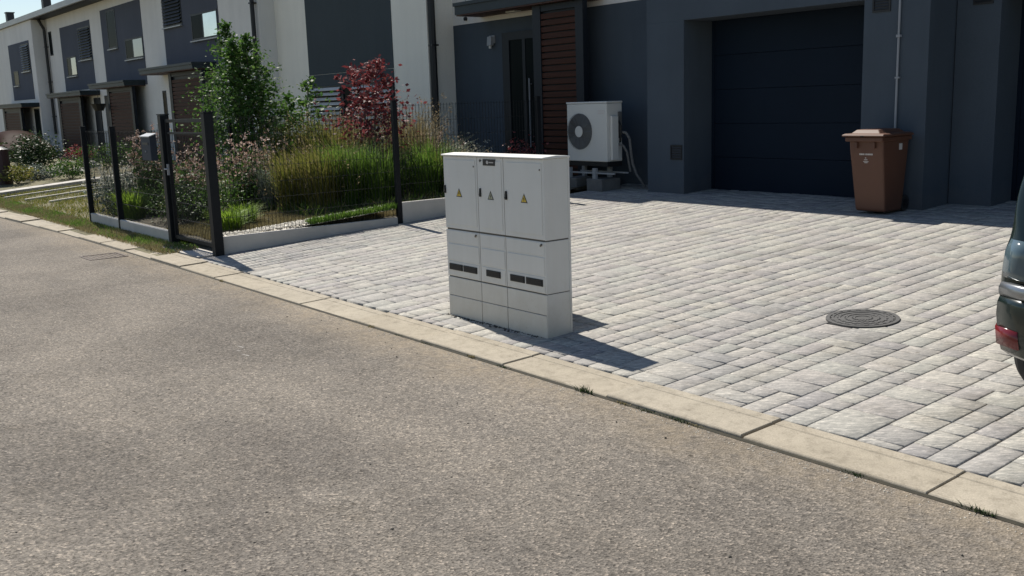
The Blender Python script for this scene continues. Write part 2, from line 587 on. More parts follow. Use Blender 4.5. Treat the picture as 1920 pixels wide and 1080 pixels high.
# multi-format stones packed on a 73 mm module, long joints running away from the kerb
UN = .073
NX, NY = int((DX1-DX0)/UN), int((DY1-4.218)/UN)
occ = np.zeros((NX+8, NY+8), int)
occ[NX:, :] = 1
pav = []
rp = random.Random(11)
sizes = [(2, 2), (2, 3), (3, 3), (3, 2), (2, 4), (3, 4), (4, 3), (4, 2)]
wts = [6, 7, 5, 4, 2, 1, 1.5, 1.5]
lastw = {}
for j in range(NY):
    i = 0
    while i < NX:
        if occ[i, j]:
            i += 1; continue
        free = 1
        while free < 6 and not occ[i+free, j]:
            free += 1
        w = None
        if i in lastw and lastw[i] <= free and free - lastw[i] != 1 and rp.random() < .62:
            w = lastw[i]
        for _ in range(12):
            sw, sl = rp.choices(sizes, wts)[0]
            if w is not None:
                sw = w if w in (2, 3, 4) else sw
            if j == 0:
                sl = rp.choice([1, 2, 3, 4, 5])
            if sw <= free and free - sw != 1:
                break
        else:
            sw = min(free, 4)
            if free - sw == 1:
                sw -= 1
        sw = max(1, min(sw, free))
        occ[i:i+sw, j:j+sl] = 1
        for q_ in range(sw):
            lastw.pop(i+q_, None)
        lastw[i] = sw
        pav.append((DX0+i*UN, 4.218+j*UN, sw*UN, sl*UN))
        i += sw
mx_, my_ = -3.93, 6.2            # manhole cover position
def clear_of_cover(p):
    cx = min(max(mx_, p[0]), p[0]+p[2]); cy = min(max(my_, p[1]), p[1]+p[3])
    return math.hypot(p[0]+p[2]/2-mx_, p[1]+p[3]/2-my_) > .13
pav = [p for p in pav if clear_of_cover(p)]
vis = [p for p in pav if in_view(p[0]+p[2]/2, p[1]+p[3]/2, G(p[1])) and not (-6.6 < p[0] < -5.4 and 4.4 < p[1] < 4.6)]
vis.sort(key=lambda p: -(p[2]*p[3])/((p[0]**2+p[1]**2)**1.5))
near = set(vis[:296])
gapw, gapl = .0058, .0090
cache = {}
slope = math.atan(.05)
VV, FF = [], []
for p in pav:
    x, y, w, l = p
    key = (round(w, 3), round(l, 3))
    V, F = paver_verts(w-gapw, l-gapl)
    dz = random.uniform(-.0016, .0016)
    tx, ty = random.uniform(-.006, .006), random.uniform(-.005, .005)
    jx = random.uniform(-.0012, .0012)
    if p in near:
        if key not in cache:
            o = mesh_np('paver', V, F, M['paver'], drive)
            cache[key] = o.data
        else:
            o = bpy.data.objects.new('paver', cache[key]); COL.objects.link(o); o.parent = drive
        o.location = (x+jx, y, G(y)+dz)
        o.rotation_euler = (slope+tx, ty, random.uniform(-.004, .004))
    else:
        A = V.copy()
        A[:, 0] += x+jx
        A[:, 2] += G(y) + dz + (V[:, 1]*(.05+tx)) + (V[:, 0]-w/2)*ty
        A[:, 1] += y
        FF.append(F + 12*len(VV)); VV.append(A)
far_p = mesh_np('paver_field', np.concatenate(VV), np.concatenate(FF), M['paver'], drive)
stuff(far_p)

# manhole cover
mc = thing('manhole_cover', 'round grey cast-iron manhole cover set in the block-paved driveway', 'manhole cover')
zc = G(my_)
def disc(cx, cy, r0, r1, z0, z1, n=48):
    mb = MB()
    for i in range(n):
        a, b = 2*math.pi*i/n, 2*math.pi*(i+1)/n
        P = lambda r, t, z: (cx+r*math.cos(t), cy+r*math.sin(t), z + .05*r*math.sin(t))
        if r0 > 0:
            mb.add([P(r0, a, z1), P(r1, a, z1), P(r1, b, z1), P(r0, b, z1), P(r1, a, z0), P(r1, b, z0), P(r0, a, z0), P(r0, b, z0)],
                   [(0, 1, 2, 3), (1, 4, 5, 2), (0, 3, 7, 6)])
        else:
            mb.add([P(0, 0, z1), P(r1, a, z1), P(r1, b, z1), P(r1, a, z0), P(r1, b, z0)], [(0, 1, 2), (1, 3, 4, 2)])
    return mb
disc(mx_, my_, .222, .25, zc-.05, zc+.011).build('cover_frame', M['iron'], mc)
disc(mx_, my_, 0, .217, zc-.05, zc+.008).build('lid', M['iron'], mc)
for r in (.05, .10, .15, .195):
    rb = MB(); nseg = 40
    for i in range(nseg):
        a, b = 2*math.pi*i/nseg, 2*math.pi*(i+1)/nseg
        rw_ = .022 if i % 2 else .012
        P = lambda rr, t, z: (mx_+rr*math.cos(t), my_+rr*math.sin(t), z + .05*rr*math.sin(t))
        rb.add([P(r, a, zc+.012), P(r+rw_, a, zc+.012), P(r+rw_, b, zc+.012), P(r, b, zc+.012), P(r, a, zc+.0085), P(r+rw_, a, zc+.0085), P(r+rw_, b, zc+.0085), P(r, b, zc+.0085)],
               [(0, 1, 2, 3), (4, 0, 3, 7), (1, 5, 6, 2), (0, 4, 5, 1), (3, 2, 6, 7)])
    rb.build('raised_rib', M['iron'], mc)

# storm drain in the road by the kerb
dg = thing('drain_grate', 'rusty rectangular storm drain grate in the asphalt beside the kerb', 'drain grate')
fr = MB(); X0, X1, Y0, Y1 = -13.05, -12.58, 3.30, 3.76; z = -.028
fr.box(X0, X1, Y0, Y0+.03, z-.03, z+.006).box(X0, X1, Y1-.03, Y1, z-.03, z+.006).box(X0, X0+.03, Y0+.03, Y1-.03, z-.03, z+.006).box(X1-.03, X1, Y0+.03, Y1-.03, z-.03, z+.006)
M['rust'] = surf('rusty_iron', (.085, .055, .040), (.05, .04, .034), 20, .8)
fr.build('grate_frame', M['rust'], dg)
for i in range(7):
    MB().box(X0+.03, X1-.03, Y0+.055+i*.055, Y0+.08+i*.055, z-.03, z+.003).build('bar', M['rust'], dg)
MB().box(X0+.03, X1-.03, Y0+.03, Y1-.03, z-.032, z-.02).build('pit', M['black'], dg)

# loose dark pebbles and bits of twig on the road
px_ = rng.uniform(-8, -.8, 90); py_ = rng.uniform(.7, 3.75, 90)
# worn paint specks on the road
pm = MB()
for (x, y, l, w, a) in ((-6.98, 2.80, .09, .02, .1), (-6.86, 2.74, .05, .02, .1), (-6.72, 2.72, .10, .018, .15)):
    pm.add([(x, y, -.0225), (x+l, y+a*l, -.0225), (x+l*.9, y+a*l+w, -.0225), (x+.02, y+w*.8, -.0225)], [(0, 1, 2, 3)])
struct(pm.build('road_paint', surf('worn_paint', (.29, .27, .24), (.20, .18, .16), 60, .8)))

# ------------------------------------------------------------------ garden ground
GX0, GX1 = -16.66, -11.51
def patch(name, x0, x1, y0, y1, dz, m, nx=40, ny=30, amp=.03, fade=True):
    X = np.linspace(x0, x1, nx); Y = np.linspace(y0, y1, ny)
    ph = rng.uniform(0, 6, 6)
    V = []
    for i, x_ in enumerate(X):
        for j, y_ in enumerate(Y):
            b = amp*(math.sin(x_*2.1+ph[0])*math.sin(y_*2.7+ph[1]) + .6*math.sin(x_*5.3+ph[2]+y_*1.7) + .5*math.sin(y_*7.1+ph[3]))
            V.append((x_, y_, G(y_)+dz+b))
    F = [(i*ny+j, (i+1)*ny+j, (i+1)*ny+j+1, i*ny+j+1) for i in range(nx-1) for j in range(ny-1)]
    return mesh_np(name, V, F, m, smooth=True)
struct(patch('garden_soil', GX0, GX1, 4.53, 11.2, .06, M['soil']))
struct(patch('verge', -24.2, -12.2, 4.0, 11.2, -.018, M['ground'], amp=.005))
struct(patch('far_garden_soil', -60, -25.6, 4.3, 10.4, .03, M['ground'], 60, 20, amp=.03))

def blades(name, pts, h, w, m, lean=.35, parent=None, hv=.4, seg=1):
    """pts (n,3) -> one small curved triangle pair per blade"""
    n = len(pts)
    a = rng.uniform(0, 2*np.pi, n)
    H = h*(1 - hv*rng.random(n))
    ln = lean*H*rng.random(n)
    b = rng.uniform(0, 2*np.pi, n)
    d = np.stack([np.cos(a), np.sin(a), np.zeros(n)], 1)*w/2
    tip = np.stack([np.cos(b)*ln, np.sin(b)*ln, H], 1)
    mid = np.stack([np.cos(b)*ln*.3, np.sin(b)*ln*.3, H*.55], 1)
    V = np.empty((n, 5, 3))
    V[:, 0] = pts-d; V[:, 1] = pts+d; V[:, 2] = pts+mid-d*.8; V[:, 3] = pts+mid+d*.8; V[:, 4] = pts+tip
    k = np.arange(n)[:, None]*5
    F = np.concatenate([k+[0, 1, 3], k+[0, 3, 2], k+[2, 3, 4]], 0)
    return mesh_np(name, V.reshape(-1, 3), F, m, parent)

def scatter(x0, x1, y0, y1, n, dz=0.0, dens=None):
    x = rng.uniform(x0, x1, n); y = rng.uniform(y0, y1, n)
    if dens is not None:
        k = rng.random(n) < dens(x, y)
        x, y = x[k], y[k]
    z = .05*(np.clip(y, 4.2, 13)-4.2) + dz
    return np.stack([x, y, z], 1)

clump = lambda x, y: .55 + .45*np.sin(x*3.1)*np.sin(y*7.3+x)
stuff(tag(blades('verge_grass', scatter(-24.5, -12.1, 4.06, 4.5, 26000, 0, clump), .055, .008, M['grass_dry'], .8), 'dry yellowish grass on the verge between kerb and low wall', 'grass'))
stuff(tag(blades('verge_green_grass', scatter(-24.5, -12.2, 4.1, 4.52, 14000, 0, lambda x, y: .5-.5*np.sin(x*3.1)*np.sin(y*7.3+x)), .06, .008, M['grass_g'], .8), 'greener grass patches on the verge beside the kerb', 'grass'))
stuff(tag(blades('lawn', scatter(-24.6, -16.8, 4.5, 9.5, 42000, 0, clump), .055, .011, M['grass_y'], .8), 'thin lawn left of the wire fence', 'grass'))
stuff(tag(blades('garden_grass', scatter(-13.9, -11.75, 4.7, 7.6, 34000, .07), .07, .008, M['grass_dry'], .8), 'dry straw-coloured grass behind the side fence', 'grass'))

# strips of edging in the left lawn
for i, (x_, y0_, y1_, lb) in enumerate(((-24.75, 4.35, 8.6, 'widest pale concrete edging at the far side of the left lawn'),
                                        (-23.3, 4.55, 8.0, 'narrow pale edging strip next to the widest edging'),
                                        (-22.1, 4.7, 7.6, 'narrow pale edging strip in the middle of the left lawn'),
                                        (-20.9, 4.9, 7.2, 'narrow pale edging strip nearest the wire fence'))):
    wv = .5 if i == 0 else .07
    mb = MB()
    n = 12
    for k in range(n):
        a = y0_ + (y1_-y0_)*k/n; b = y0_ + (y1_-y0_)*(k+1)/n - .01
        xa, xb = x_ - (a-4.2)*.32, x_ - (b-4.2)*.32
        h = .07 if i == 0 else .045
        mb.add([(xa, a, G(a)), (xa+wv, a, G(a)), (xb+wv, b, G(b)), (xb, b, G(b)), (xa, a, G(a)+h), (xa+wv, a, G(a)+h), (xb+wv, b, G(b)+h), (xb, b, G(b)+h)],
               [(4, 5, 6, 7), (0, 1, 5, 4), (1, 2, 6, 5), (2, 3, 7, 6), (3, 0, 4, 7)])
    tag(mb.build('lawn_edging', M['concrete'] if i == 0 else M['gravel']), lb, 'edging')

# gate threshold slab
tag(MB().box(-12.84, -11.5, 4.235, 4.95, -.05, .018).build('threshold_slab', M['concrete'], None, bevel=.004), 'pale concrete slab under the garden gate beside the kerb', 'slab')

# gravel bank behind the side wall
gb = MB()
gy = np.linspace(4.62, 6.98, 14)
V = []
for y_ in gy:
    zt = .225 + max(0, (y_-5.0))*.068
    V += [(-11.512, y_, zt-.03), (-11.62, y_, zt), (-11.85, y_, zt-.01), (-12.1, y_, G(y_)+.04)]
F = [(i*4+j, i*4+j+1, (i+1)*4+j+1, (i+1)*4+j) for i in range(len(gy)-1) for j in range(3)]
stuff(tag(mesh_np('gravel_bank', V, F, M['gravel'], smooth=True), 'pale gravel strip banked behind the low side wall', 'gravel'))
# loose stones on it
def pebbles(name, pts, r, m, parent=None):
    n = len(pts)
    oc = np.array([(1, 0, 0), (0, 1, 0), (-1, 0, 0), (0, -1, 0), (0, 0, .7), (0, 0, -.7)])
    of = np.array([(0, 1, 4), (1, 2, 4), (2, 3, 4), (3, 0, 4), (1, 0, 5), (2, 1, 5), (3, 2, 5), (0, 3, 5)])
    R = r*(.5+rng.random(n))
    sc = rng.uniform(.6, 1.3, (n, 1, 3))
    V = pts[:, None, :] + oc[None]*R[:, None, None]*sc
    F = (np.arange(n)[:, None, None]*6 + of[None]).reshape(-1, 3)
    return mesh_np(name, V.reshape(-1, 3), F, m, parent)
yy = rng.uniform(4.65, 6.98, 2600); xx = rng.uniform(-12.05, -11.515, 2600)
zz = .225 + np.clip(yy-5.0, 0, 9)*.068 - np.clip(-11.85-xx, 0, 1)*.45
stuff(tag(pebbles('loose_gravel', np.stack([xx, yy, zz], 1), .013, M['gravel']), 'loose pale gravel stones behind the low side wall', 'gravel'))
yy = rng.uniform(5.7, 7.0, 1500); xx = rng.uniform(-11.62, -11.445, 1500)
stuff(tag(blades('gravel_weeds', np.stack([xx, yy, .21+(yy-5.0)*.068], 1), .09, .010, M['grass_g'], .9), 'low green weeds in the gravel by the fence post', 'weeds'))
stuff(tag(pebbles('road_pebbles', np.stack([px_, py_, -.015 - .010*np.clip(py_/3.2, 0, 1)], 1), .006, M['joint']), 'tiny dark pebbles scattered on the asphalt', 'pebbles'))
# crumbs along the kerb joint
cx = rng.uniform(-14, .5, 900)
stuff(tag(pebbles('grit', np.stack([cx, 3.845 - np.abs(rng.normal(0, .05, 900)), np.full(900, -.029)], 1), .004, M['gravel']), 'fine grit washed against the kerb', 'grit'))

# ------------------------------------------------------------------ low walls and fences
M['wallc'] = surf('wall_concrete', (.56, .53, .48), (.45, .43, .39), 3, .85, .2, 90)
def wall_panel(x0, x1, y0, y1, zb, zt, parent):
    return MB().box(x0, x1, y0, y1, zb, zt).build('base_panel', M['wallc'], parent, bevel=.006, seg=1)

def wire_panel(a, b, z0, z1, parent, step=.05, hstep=.2, r=.0030, rh=.0022):
    a, b = Vector(a), Vector(b)
    ln = (b-a).length
    d = (b-a)/ln
    nn = Vector((-d.y, d.x, 0))
    mb = MB()
    n = int(ln/step)
    for i in range(n+1):
        p = a + d*(ln*i/n)
        mb.bar((p.x, p.y, z0), (p.x, p.y, z1+.02), r, n=4)
    k = int(round((z1-z0)/hstep))
    for i in range(k+1):
        z = z0 + (z1-z0)*i/k
        for s_ in (-1, 1):
            p, q_ = a + nn*s_*.006, b + nn*s_*.006
            mb.bar((p.x, p.y, z), (q_.x, q_.y, z), rh, n=4)
    return mb.build('wire_panel', M['dark'], parent)

ff = thing('wire_fence', 'dark wire mesh fence on a low concrete wall along the kerb verge', 'fence')
for x0, x1 in ((-16.64, -15.19), (-15.15, -13.02)):
    wall_panel(x0, x1, 4.455, 4.515, -.12, .175, ff)
    wire_panel((x0, 4.50, 0), (x1, 4.50, 0), .20, 1.46, ff)
for x_ in (-16.67, -15.17):
    MB().box(x_-.022, x_+.022, 4.445, 4.525, -.1, 1.53).build('post', M['dark'], ff, bevel=.004, seg=1)
    MB().box(x_-.026, x_+.026, 4.441, 4.529, 1.531, 1.542).build('post_cap', M['dark'], ff)
# back corner run of the front fence
wire_panel((-16.67, 4.54, 0), (-16.95, 7.0, 0), .12, 1.42, ff)
MB().box(-16.98, -16.92, 6.98, 7.04, 0, 1.5).build('post', M['dark'], ff)

gf = thing('garden_gate', 'tall dark metal garden gate with mesh infill between two square posts', 'gate')
for x_, t_ in ((-12.93, 1.68), (-11.45, 1.69)):
    MB().box(x_-.055, x_+.055, 4.415, 4.525, -.1, t_).build('post', M['dark'], gf, bevel=.006, seg=1)
    MB().box(x_-.062, x_+.062, 4.408, 4.532, t_+.001, t_+.014).build('post_cap', M['dark'], gf)
gx0, gx1 = -12.85, -11.53
leaf = MB().box(gx0, gx1, 4.455, 4.495, 1.585, 1.625).box(gx0, gx1, 4.455, 4.495, .10, .145)
leaf.box(gx0, gx0+.04, 4.455, 4.495, .146, 1.584).box(gx1-.04, gx1, 4.455, 4.495, .146, 1.584)
leaf.build('gate_frame', M['dark'], gf)
MB().box(gx0+.041, gx1-.041, 4.462, 4.488, 1.44, 1.465).build('cross_rail', M['dark'], gf)
wire_panel((gx0+.04, 4.475, 0), (gx1-.04, 4.475, 0), .15, 1.43, gf)
MB().box(gx0+.005, gx0+.035, 4.43, 4.454, .92, 1.06).bar((gx0+.02, 4.43, 1.0), (gx0+.02, 4.395, 1.0), .008, n=8).bar((gx0+.02, 4.395, 1.0), (gx0+.14, 4.395, 1.0), .009, n=8).build('handle', M['galv'], gf)
# intercom on the left gate post
ic = thing('intercom', 'small pale intercom box fixed to the left gate post', 'intercom')
MB().box(-13.035, -12.986, 4.435, 4.505, 1.40, 1.55).build('casing', M['dark'], ic, bevel=.004)
MB().box(-13.055, -12.99, 4.425, 4.515, 1.551, 1.565).build('rain_cap', M['galv'], ic)
MB().box(-13.03, -12.992, 4.431, 4.435, 1.42, 1.45).build('button', M['galv'], ic)

mbx = thing('mailbox', 'blue-grey mailbox with light lid hanging on the wire fence', 'mailbox')
MB().prism([(4.40, 1.09), (4.49, 1.09), (4.49, 1.43), (4.40, 1.40)], 'x', -13.67, -13.31).build('box', surf('mailbox_grey', (.040, .050, .068), None, 3, .6, spec=.2), mbx, bevel=.006)
MB().prism([(4.385, 1.398), (4.495, 1.437), (4.495, 1.450), (4.385, 1.411)], 'x', -13.68, -13.30).build('lid', M['sill'], mbx)
MB().box(-13.60, -13.38, 4.394, 4.399, 1.30, 1.33).build('letter_slot', M['black'], mbx)
MB().bar((-13.49, 4.398, 1.21), (-13.49, 4.39, 1.21), .012, n=10).build('lock', M['galv'], mbx)

sf = thing('side_fence', 'dark wire mesh fence on stepped concrete base along the driveway', 'fence')
wall_panel(-11.51, -11.45, 4.53, 6.99, -.1, .225, sf)
wall_panel(-11.51, -11.45, 7.07, 9.46, 0, .42, sf)
wire_panel((-11.48, 4.54, 0), (-11.48, 6.99, 0), .25, 1.62, sf)
wire_panel((-11.48, 7.07, 0), (-11.48, 9.46, 0), .45, 1.70, sf)
for y_, z_ in ((7.03, 1.76), (9.50, 1.76)):
    MB().box(-11.505, -11.445, y_-.035, y_+.035, 0, z_).build('post', M['dark'], sf, bevel=.004, seg=1)
    MB().box(-11.51, -11.44, y_-.04, y_+.04, z_+.001, z_+.012).build('post_cap', M['dark'], sf)

# ------------------------------------------------------------------ houses
def window(parent, x0, x1, z0, z1, y, glassmat='glass', mullion=None, rev=.10, sill=True, blind=None, split=None):
    """window in a wall plane y (front), reveal built as a dark frame set on the wall"""
    w = MB()
    t = .05
    yf = y - .012
    w.box(x0, x1, yf, y+rev, z1-t, z1).box(x0, x1, yf, y+rev, z0, z0+t).box(x0, x0+t, yf, y+rev, z0+t, z1-t).box(x1-t, x1, yf, y+rev, z0+t, z1-t)
    if mullion:
        w.box(mullion-.035, mullion+.035, yf+.004, y+rev, z0+t, z1-t)
    f = w.build('window_frame', M['frame'], parent)
    if mullion and split:
        MB().box(x0+t, mullion-.036, y-.006, y+.02, z0+t, z1-t).build('pane', M[split[0]], f)
        MB().box(mullion+.036, x1-t, y-.006, y+.02, z0+t, z1-t).build('pane', M[split[1]], f)
    elif blind:
        n = int((z1-z0-2*t)/.085)
        MB().box(x0+t, x1-t, y-.003, y+.02, z0+t, z1-t).build('pane', M['glass'], f)
        b = MB()
        for i in range(n):
            zz_ = z0 + t + (z1-z0-2*t)*(i+.5)/n
            b.prism([(y-.06, zz_-.025), (y-.055, zz_-.032), (y-.008, zz_+.020), (y-.013, zz_+.027)], 'x', x0+t+.004, x1-t-.004)
        stuff(b.build('blind', M[blind], f))
    else:
        MB().box(x0+t, x1-t, y-.006, y+.02, z0+t, z1-t).build('pane', M[glassmat], f)
    if sill:
        MB().box(x0-.03, x1+.03, y-.07, y-.013, z0-.035, z0-.005).build('sill', M['sill'], f)
    return f

def screen(parent, x0, x1, y, z0, z1, post=.2, far=False, d=.10):
    """free-standing slatted wood screen in a dark frame"""
    s = MB().box(x0, x0+post, y, y+d, z0, z1).box(x1-post*.9, x1, y, y+d, z0, z1).box(x0+post, x1-post*.9, y+.01, y+d-.01, z1-.10, z1)
    s.box(x0+post, x1-post*.9, y+.055, y+.075, z0, z1-.10)
    f = s.build('screen_frame', M['frame'], parent)
    n = int((z1-.1-z0-.05)/.105)
    if far:
        mb = MB()
        for i in range(n):
            z_ = z0+.05+i*.105
            mb.box(x0+post+.002, x1-post*.9-.002, y+.015, y+.05, z_, z_+.085)
        stuff(mb.build('slat', M['wood'], f))
    else:
        base = MB().box(0, x1-post*.9-.004-(x0+post), 0, .035, 0, .085).build('slat', M['wood'], f, bevel=.004, seg=1)
        for i in range(n):
            o = base if i == 0 else base.copy()
            if i:
                COL.objects.link(o); o.parent = f
            o.location = (x0+post+.002, y+.012+random.uniform(-.002, .002), z0+.05+i*.105)
    return f

def canopy(parent, x0, x1, y0, y1, z0, z1):
    c = MB().box(x0, x1, y0, y1, z0+.02, z1-.06).box(x0-.02, x1+.02, y0-.025, y1, z1-.059, z1)
    o = c.build('canopy', M['canopy'], parent)
    MB().box(x0+.02, x1-.02, y0+.02, y1, z0, z0+.019).build('soffit', M['soffit'], o)
    return o

def house(label, x0, x1, y, y1, ztop, wm, zb=-.1):
    h = thing('terraced_house', label, 'house')
    MB().box(x0, x1, y, y1, zb, ztop).build('wall', M[wm], h)
    return h

def eave(parent, x0, x1, y, ztop, ov=.30, wm='fascia'):
    r = MB().prism([(y-ov, ztop+.02), (y+4.2, ztop+.9), (y+9, ztop+.02)], 'x', x0, x1).build('roof', M['roof'], parent)
    MB().box(x0, x1, y-ov-.10, y-ov-.002, ztop-.05, ztop+.14).build('gutter', M[wm], r)
    MB().box(x0+.001, x1-.001, y-ov, y+.5, ztop-.06, ztop+.018).build('soffit', M['dark'], r)
    return r

def panel(parent, x0, x1, y, z0, z1, m='panel', t=.012):
    return MB().box(x0, x1, y-t, y, z0, z1).build('render_panel', M[m], parent)

def downpipe(parent, x, y, z0, z1, _=0, r=.055):
    d = MB().tube([(x, y-.33, z1+.02), (x, y-.25, z1-.08), (x, y-.09, z1-.42), (x, y-.09, z0)], r, 8)
    for k in range(3):
        z_ = z0 + (z1-z0)*(.15+.3*k)
        d.box(x-.07, x+.07, y-.15, y, z_, z_+.03)
    return d.build('downpipe', M['black'], parent, smooth=False)

# D: furthest block, standing slightly forward
hD = house('farthest white house with blue-grey panel left of the projecting fin', -64, -41.86, 9.8, 18, 5.42, 'white')
panel(hD, -46.0, -42.5, 9.8, 2.42, 4.65)
panel(hD, -57.0, -53.0, 9.8, 2.42, 4.65)
window(hD, -43.9, -42.6, 3.50, 4.55, 9.788, blind='shutter')
window(hD, -45.5, -44.7, 3.0, 3.60, 9.788)
canopy(hD, -46.6, -41.95, 9.15, 9.79, 2.10, 2.27)
screen(hD, -46.3, -43.1, 9.35, .2, 2.10, .3, True)
window(hD, -42.9, -42.05, .35, 2.05, 9.798, sill=False)
eave(hD, -64, -41.86, 9.8, 5.42, .0)
# C
hC = house('white house with slit window and blind, right of the black downpipe', -41.86, -35.4, 10.3, 18, 5.42, 'white')
panel(hC, -39.87, -36.07, 10.3, 2.62, 4.9)
window(hC, -37.56, -36.12, 3.62, 4.72, 10.288, blind='shutter')
window(hC, -39.30, -38.10, 3.13, 3.82, 10.288, mullion=-38.8, split=('glass', 'clearlamp'))
window(hC, -41.50, -41.08, 4.0, 4.88, 10.30, sill=False)
canopy(hC, -40.15, -35.7, 9.65, 10.29, 2.38, 2.55)
screen(hC, -39.7, -36.7, 9.9, .25, 2.37, .28, True)
MB().box(-36.45, -35.75, 10.27, 10.299, .3, 2.30).build('door', M['frame'], hC)
eave(hC, -41.86, -35.4, 10.3, 5.42, .5)
downpipe(hC, -41.70, 10.3, 1.05, 5.42)
# B
hB = house('white house with tall narrow window and hanging basket, middle of the row', -35.4, -29.9, 10.3, 18, 5.42, 'white')
panel(hB, -34.8, -30.82, 10.3, 2.58, 5.07)
window(hB, -34.15, -33.25, 3.80, 5.0, 10.288)
window(hB, -32.5, -30.86, 3.38, 4.0, 10.288, mullion=-31.8, split=('glass', 'clearlamp'))
canopy(hB, -34.65, -31.0, 9.65, 10.29, 2.54, 2.72)
screen(hB, -33.6, -31.1, 9.9, .25, 2.53, .2, True)
MB().box(-35.2, -34.3, 10.27, 10.299, .3, 2.35).build('door', M['frame'], hB)
eave(hB, -35.4, -29.9, 10.3, 5.42, .5)
# A
hA = house('white house with sky-reflecting square window and louvred blind', -29.9, -22.6, 10.3, 18, 5.42, 'white')
panel(hA, -29.0, -25.0, 10.3, 2.76, 5.2)
window(hA, -28.93, -27.5, 4.07, 5.15, 10.288, blind='shutter')
window(hA, -26.85, -25.06, 3.58, 4.27, 10.288, mullion=-26.05, split=('glass', 'mirrorglass'))
canopy(hA, -29.5, -25.4, 9.65, 10.29, 2.79, 2.97)
screen(hA, -27.9, -25.45, 9.9, .25, 2.78, .2, True)
window(hA, -29.6, -29.3, 1.2, 2.35, 10.30, sill=False)
eave(hA, -29.9, -22.6, 10.3, 5.42, .5)
downpipe(hA, -22.75, 10.3, .4, 5.42)
# vents on the far roofs
for x_, y_, z_, lb in ((-46.9, 10.2, 5.62, 'left one of two dark roof vents against the sky'), (-40.9, 10.2, 5.62, 'right one of two dark roof vents against the sky')):
    v = thing('roof_vent', lb, 'roof vent')
    MB().box(x_-.14, x_+.14, y_-.14, y_+.14, z_-.1, z_+.42).build('shaft', M['black'], v)
    MB().box(x_-.17, x_+.17, y_-.17, y_+.17, z_+.421, z_+.46).build('cowl', M['black'], v)
# hanging basket on house B
hb = thing('hanging_basket', 'dark hanging flower basket on a chain beside a wood screen', 'hanging basket')
MB().bar((-34.1, 9.75, 2.54), (-34.1, 9.75, 2.1), .008, n=4).build('chain', M['black'], hb)
bk = MB()
for i in range(10):
    a, b = i*2*math.pi/10, (i+1)*2*math.pi/10
    P = lambda r, t, z: (-34.1+r*math.cos(t), 9.75+r*math.sin(t), z)
    bk.add([P(.24, a, 2.08), P(.24, b, 2.08), P(.14, b, 1.86), P(.14, a, 1.86), P(0, 0, 1.84)], [(0, 1, 2, 3), (3, 2, 4)])
bk.build('bowl', M['black'], hb)

# E: house just left of the driveway house
hE = house('cream house with wide dark panel above a louvred window behind the red tree', -22.6, -16.12, 10.7, 18, 5.7, 'white2')
wl = MB().box(-21.02, -17.37, 10.69, 10.70, 2.44, 5.4)
wl.build('render_panel', M['panelg'], hE)
MB().box(-21.01, -17.38, 10.672, 10.70, 2.17, 2.43).build('blind_box', M['panelg'], hE)
wf = MB().box(-21.0, -20.93, 10.66, 10.70, .35, 2.165).box(-19.56, -19.44, 10.66, 10.70, .35, 2.165).box(-19.12, -19.0, 10.66, 10.70, .35, 2.165).box(-17.45, -17.38, 10.66, 10.70, .35, 2.165).box(-21.0, -17.38, 10.665, 10.70, .30, .352).box(-21.0, -17.38, 10.665, 10.70, 2.13, 2.164).build('window_frame', M['frame'], hE)
MB().box(-20.93, -17.45, 10.68, 10.699, .35, 2.16).build('pane', M['glass'], wf)
for (a, b, zlo) in ((-20.925, -19.565, 1.05), (-18.995, -17.455, .6)):
    sl = MB().prism([(10.60, .0), (10.605, -.008), (10.668, .052), (10.663, .060)], 'x', a, b).build('blind_slat', M['blind'], wf)
    z_ = 2.08; k = 0
    while z_ > zlo:
        o = sl if k == 0 else sl.copy()
        if k:
            COL.objects.link(o); o.parent = wf
        o.location = (0, 0, z_); z_ -= .105; k += 1
eave(hE, -22.6, -16.12, 10.7, 5.7, .15)
downpipe(hE, -16.06, 10.86, .4, 5.7, r=.07)

# F: the driveway house
hF = thing('driveway_house', 'slate-blue garage house with wood screen and heat pump', 'house')
RY, FY = 11.3, 10.7
MB().box(-16.12, -10.41, RY, 18, -.1, 3.165).build('lower_wall', M['navy'], hF)
MB().box(-16.12, -10.41, RY-.006, 18, 3.166, 5.6).build('upper_wall', M['white'], hF)
gw = MB()
gw.box(-10.41, -9.70, FY, 18, -.1, 2.735).box(-6.89, -6.07, FY, 18, -.1, 2.735).box(-10.41, -6.07, FY, 18, 2.736, 5.35)
gw.box(-9.70, -6.89, 11.45, 18, -.1, 2.735)
gw.build('garage_wall', M['navy'], hF)
def secdoor(parent, x0, x1, y, z0, n, h):
    f = MB().box(x0, x0+.05, y, y+.06, z0, z0+n*h+.02).box(x1-.05, x1, y, y+.06, z0, z0+n*h+.02).box(x0, x1, y+.055, y+.07, z0, z0+n*h+.02).build('garage_door', M['door'], parent)
    s0 = MB().box(0, x1-x0-.104, 0, .05, 0, h-.004).build('door_section', M['door'], f, bevel=.003)
    for i in range(n):
        o = s0 if i == 0 else s0.copy()
        if i:
            COL.objects.link(o); o.parent = f
        o.location = (x0+.052, y+.004, z0+i*h)
    return f
secdoor(hF, -9.70, -6.89, 11.29, .345, 5, .478)
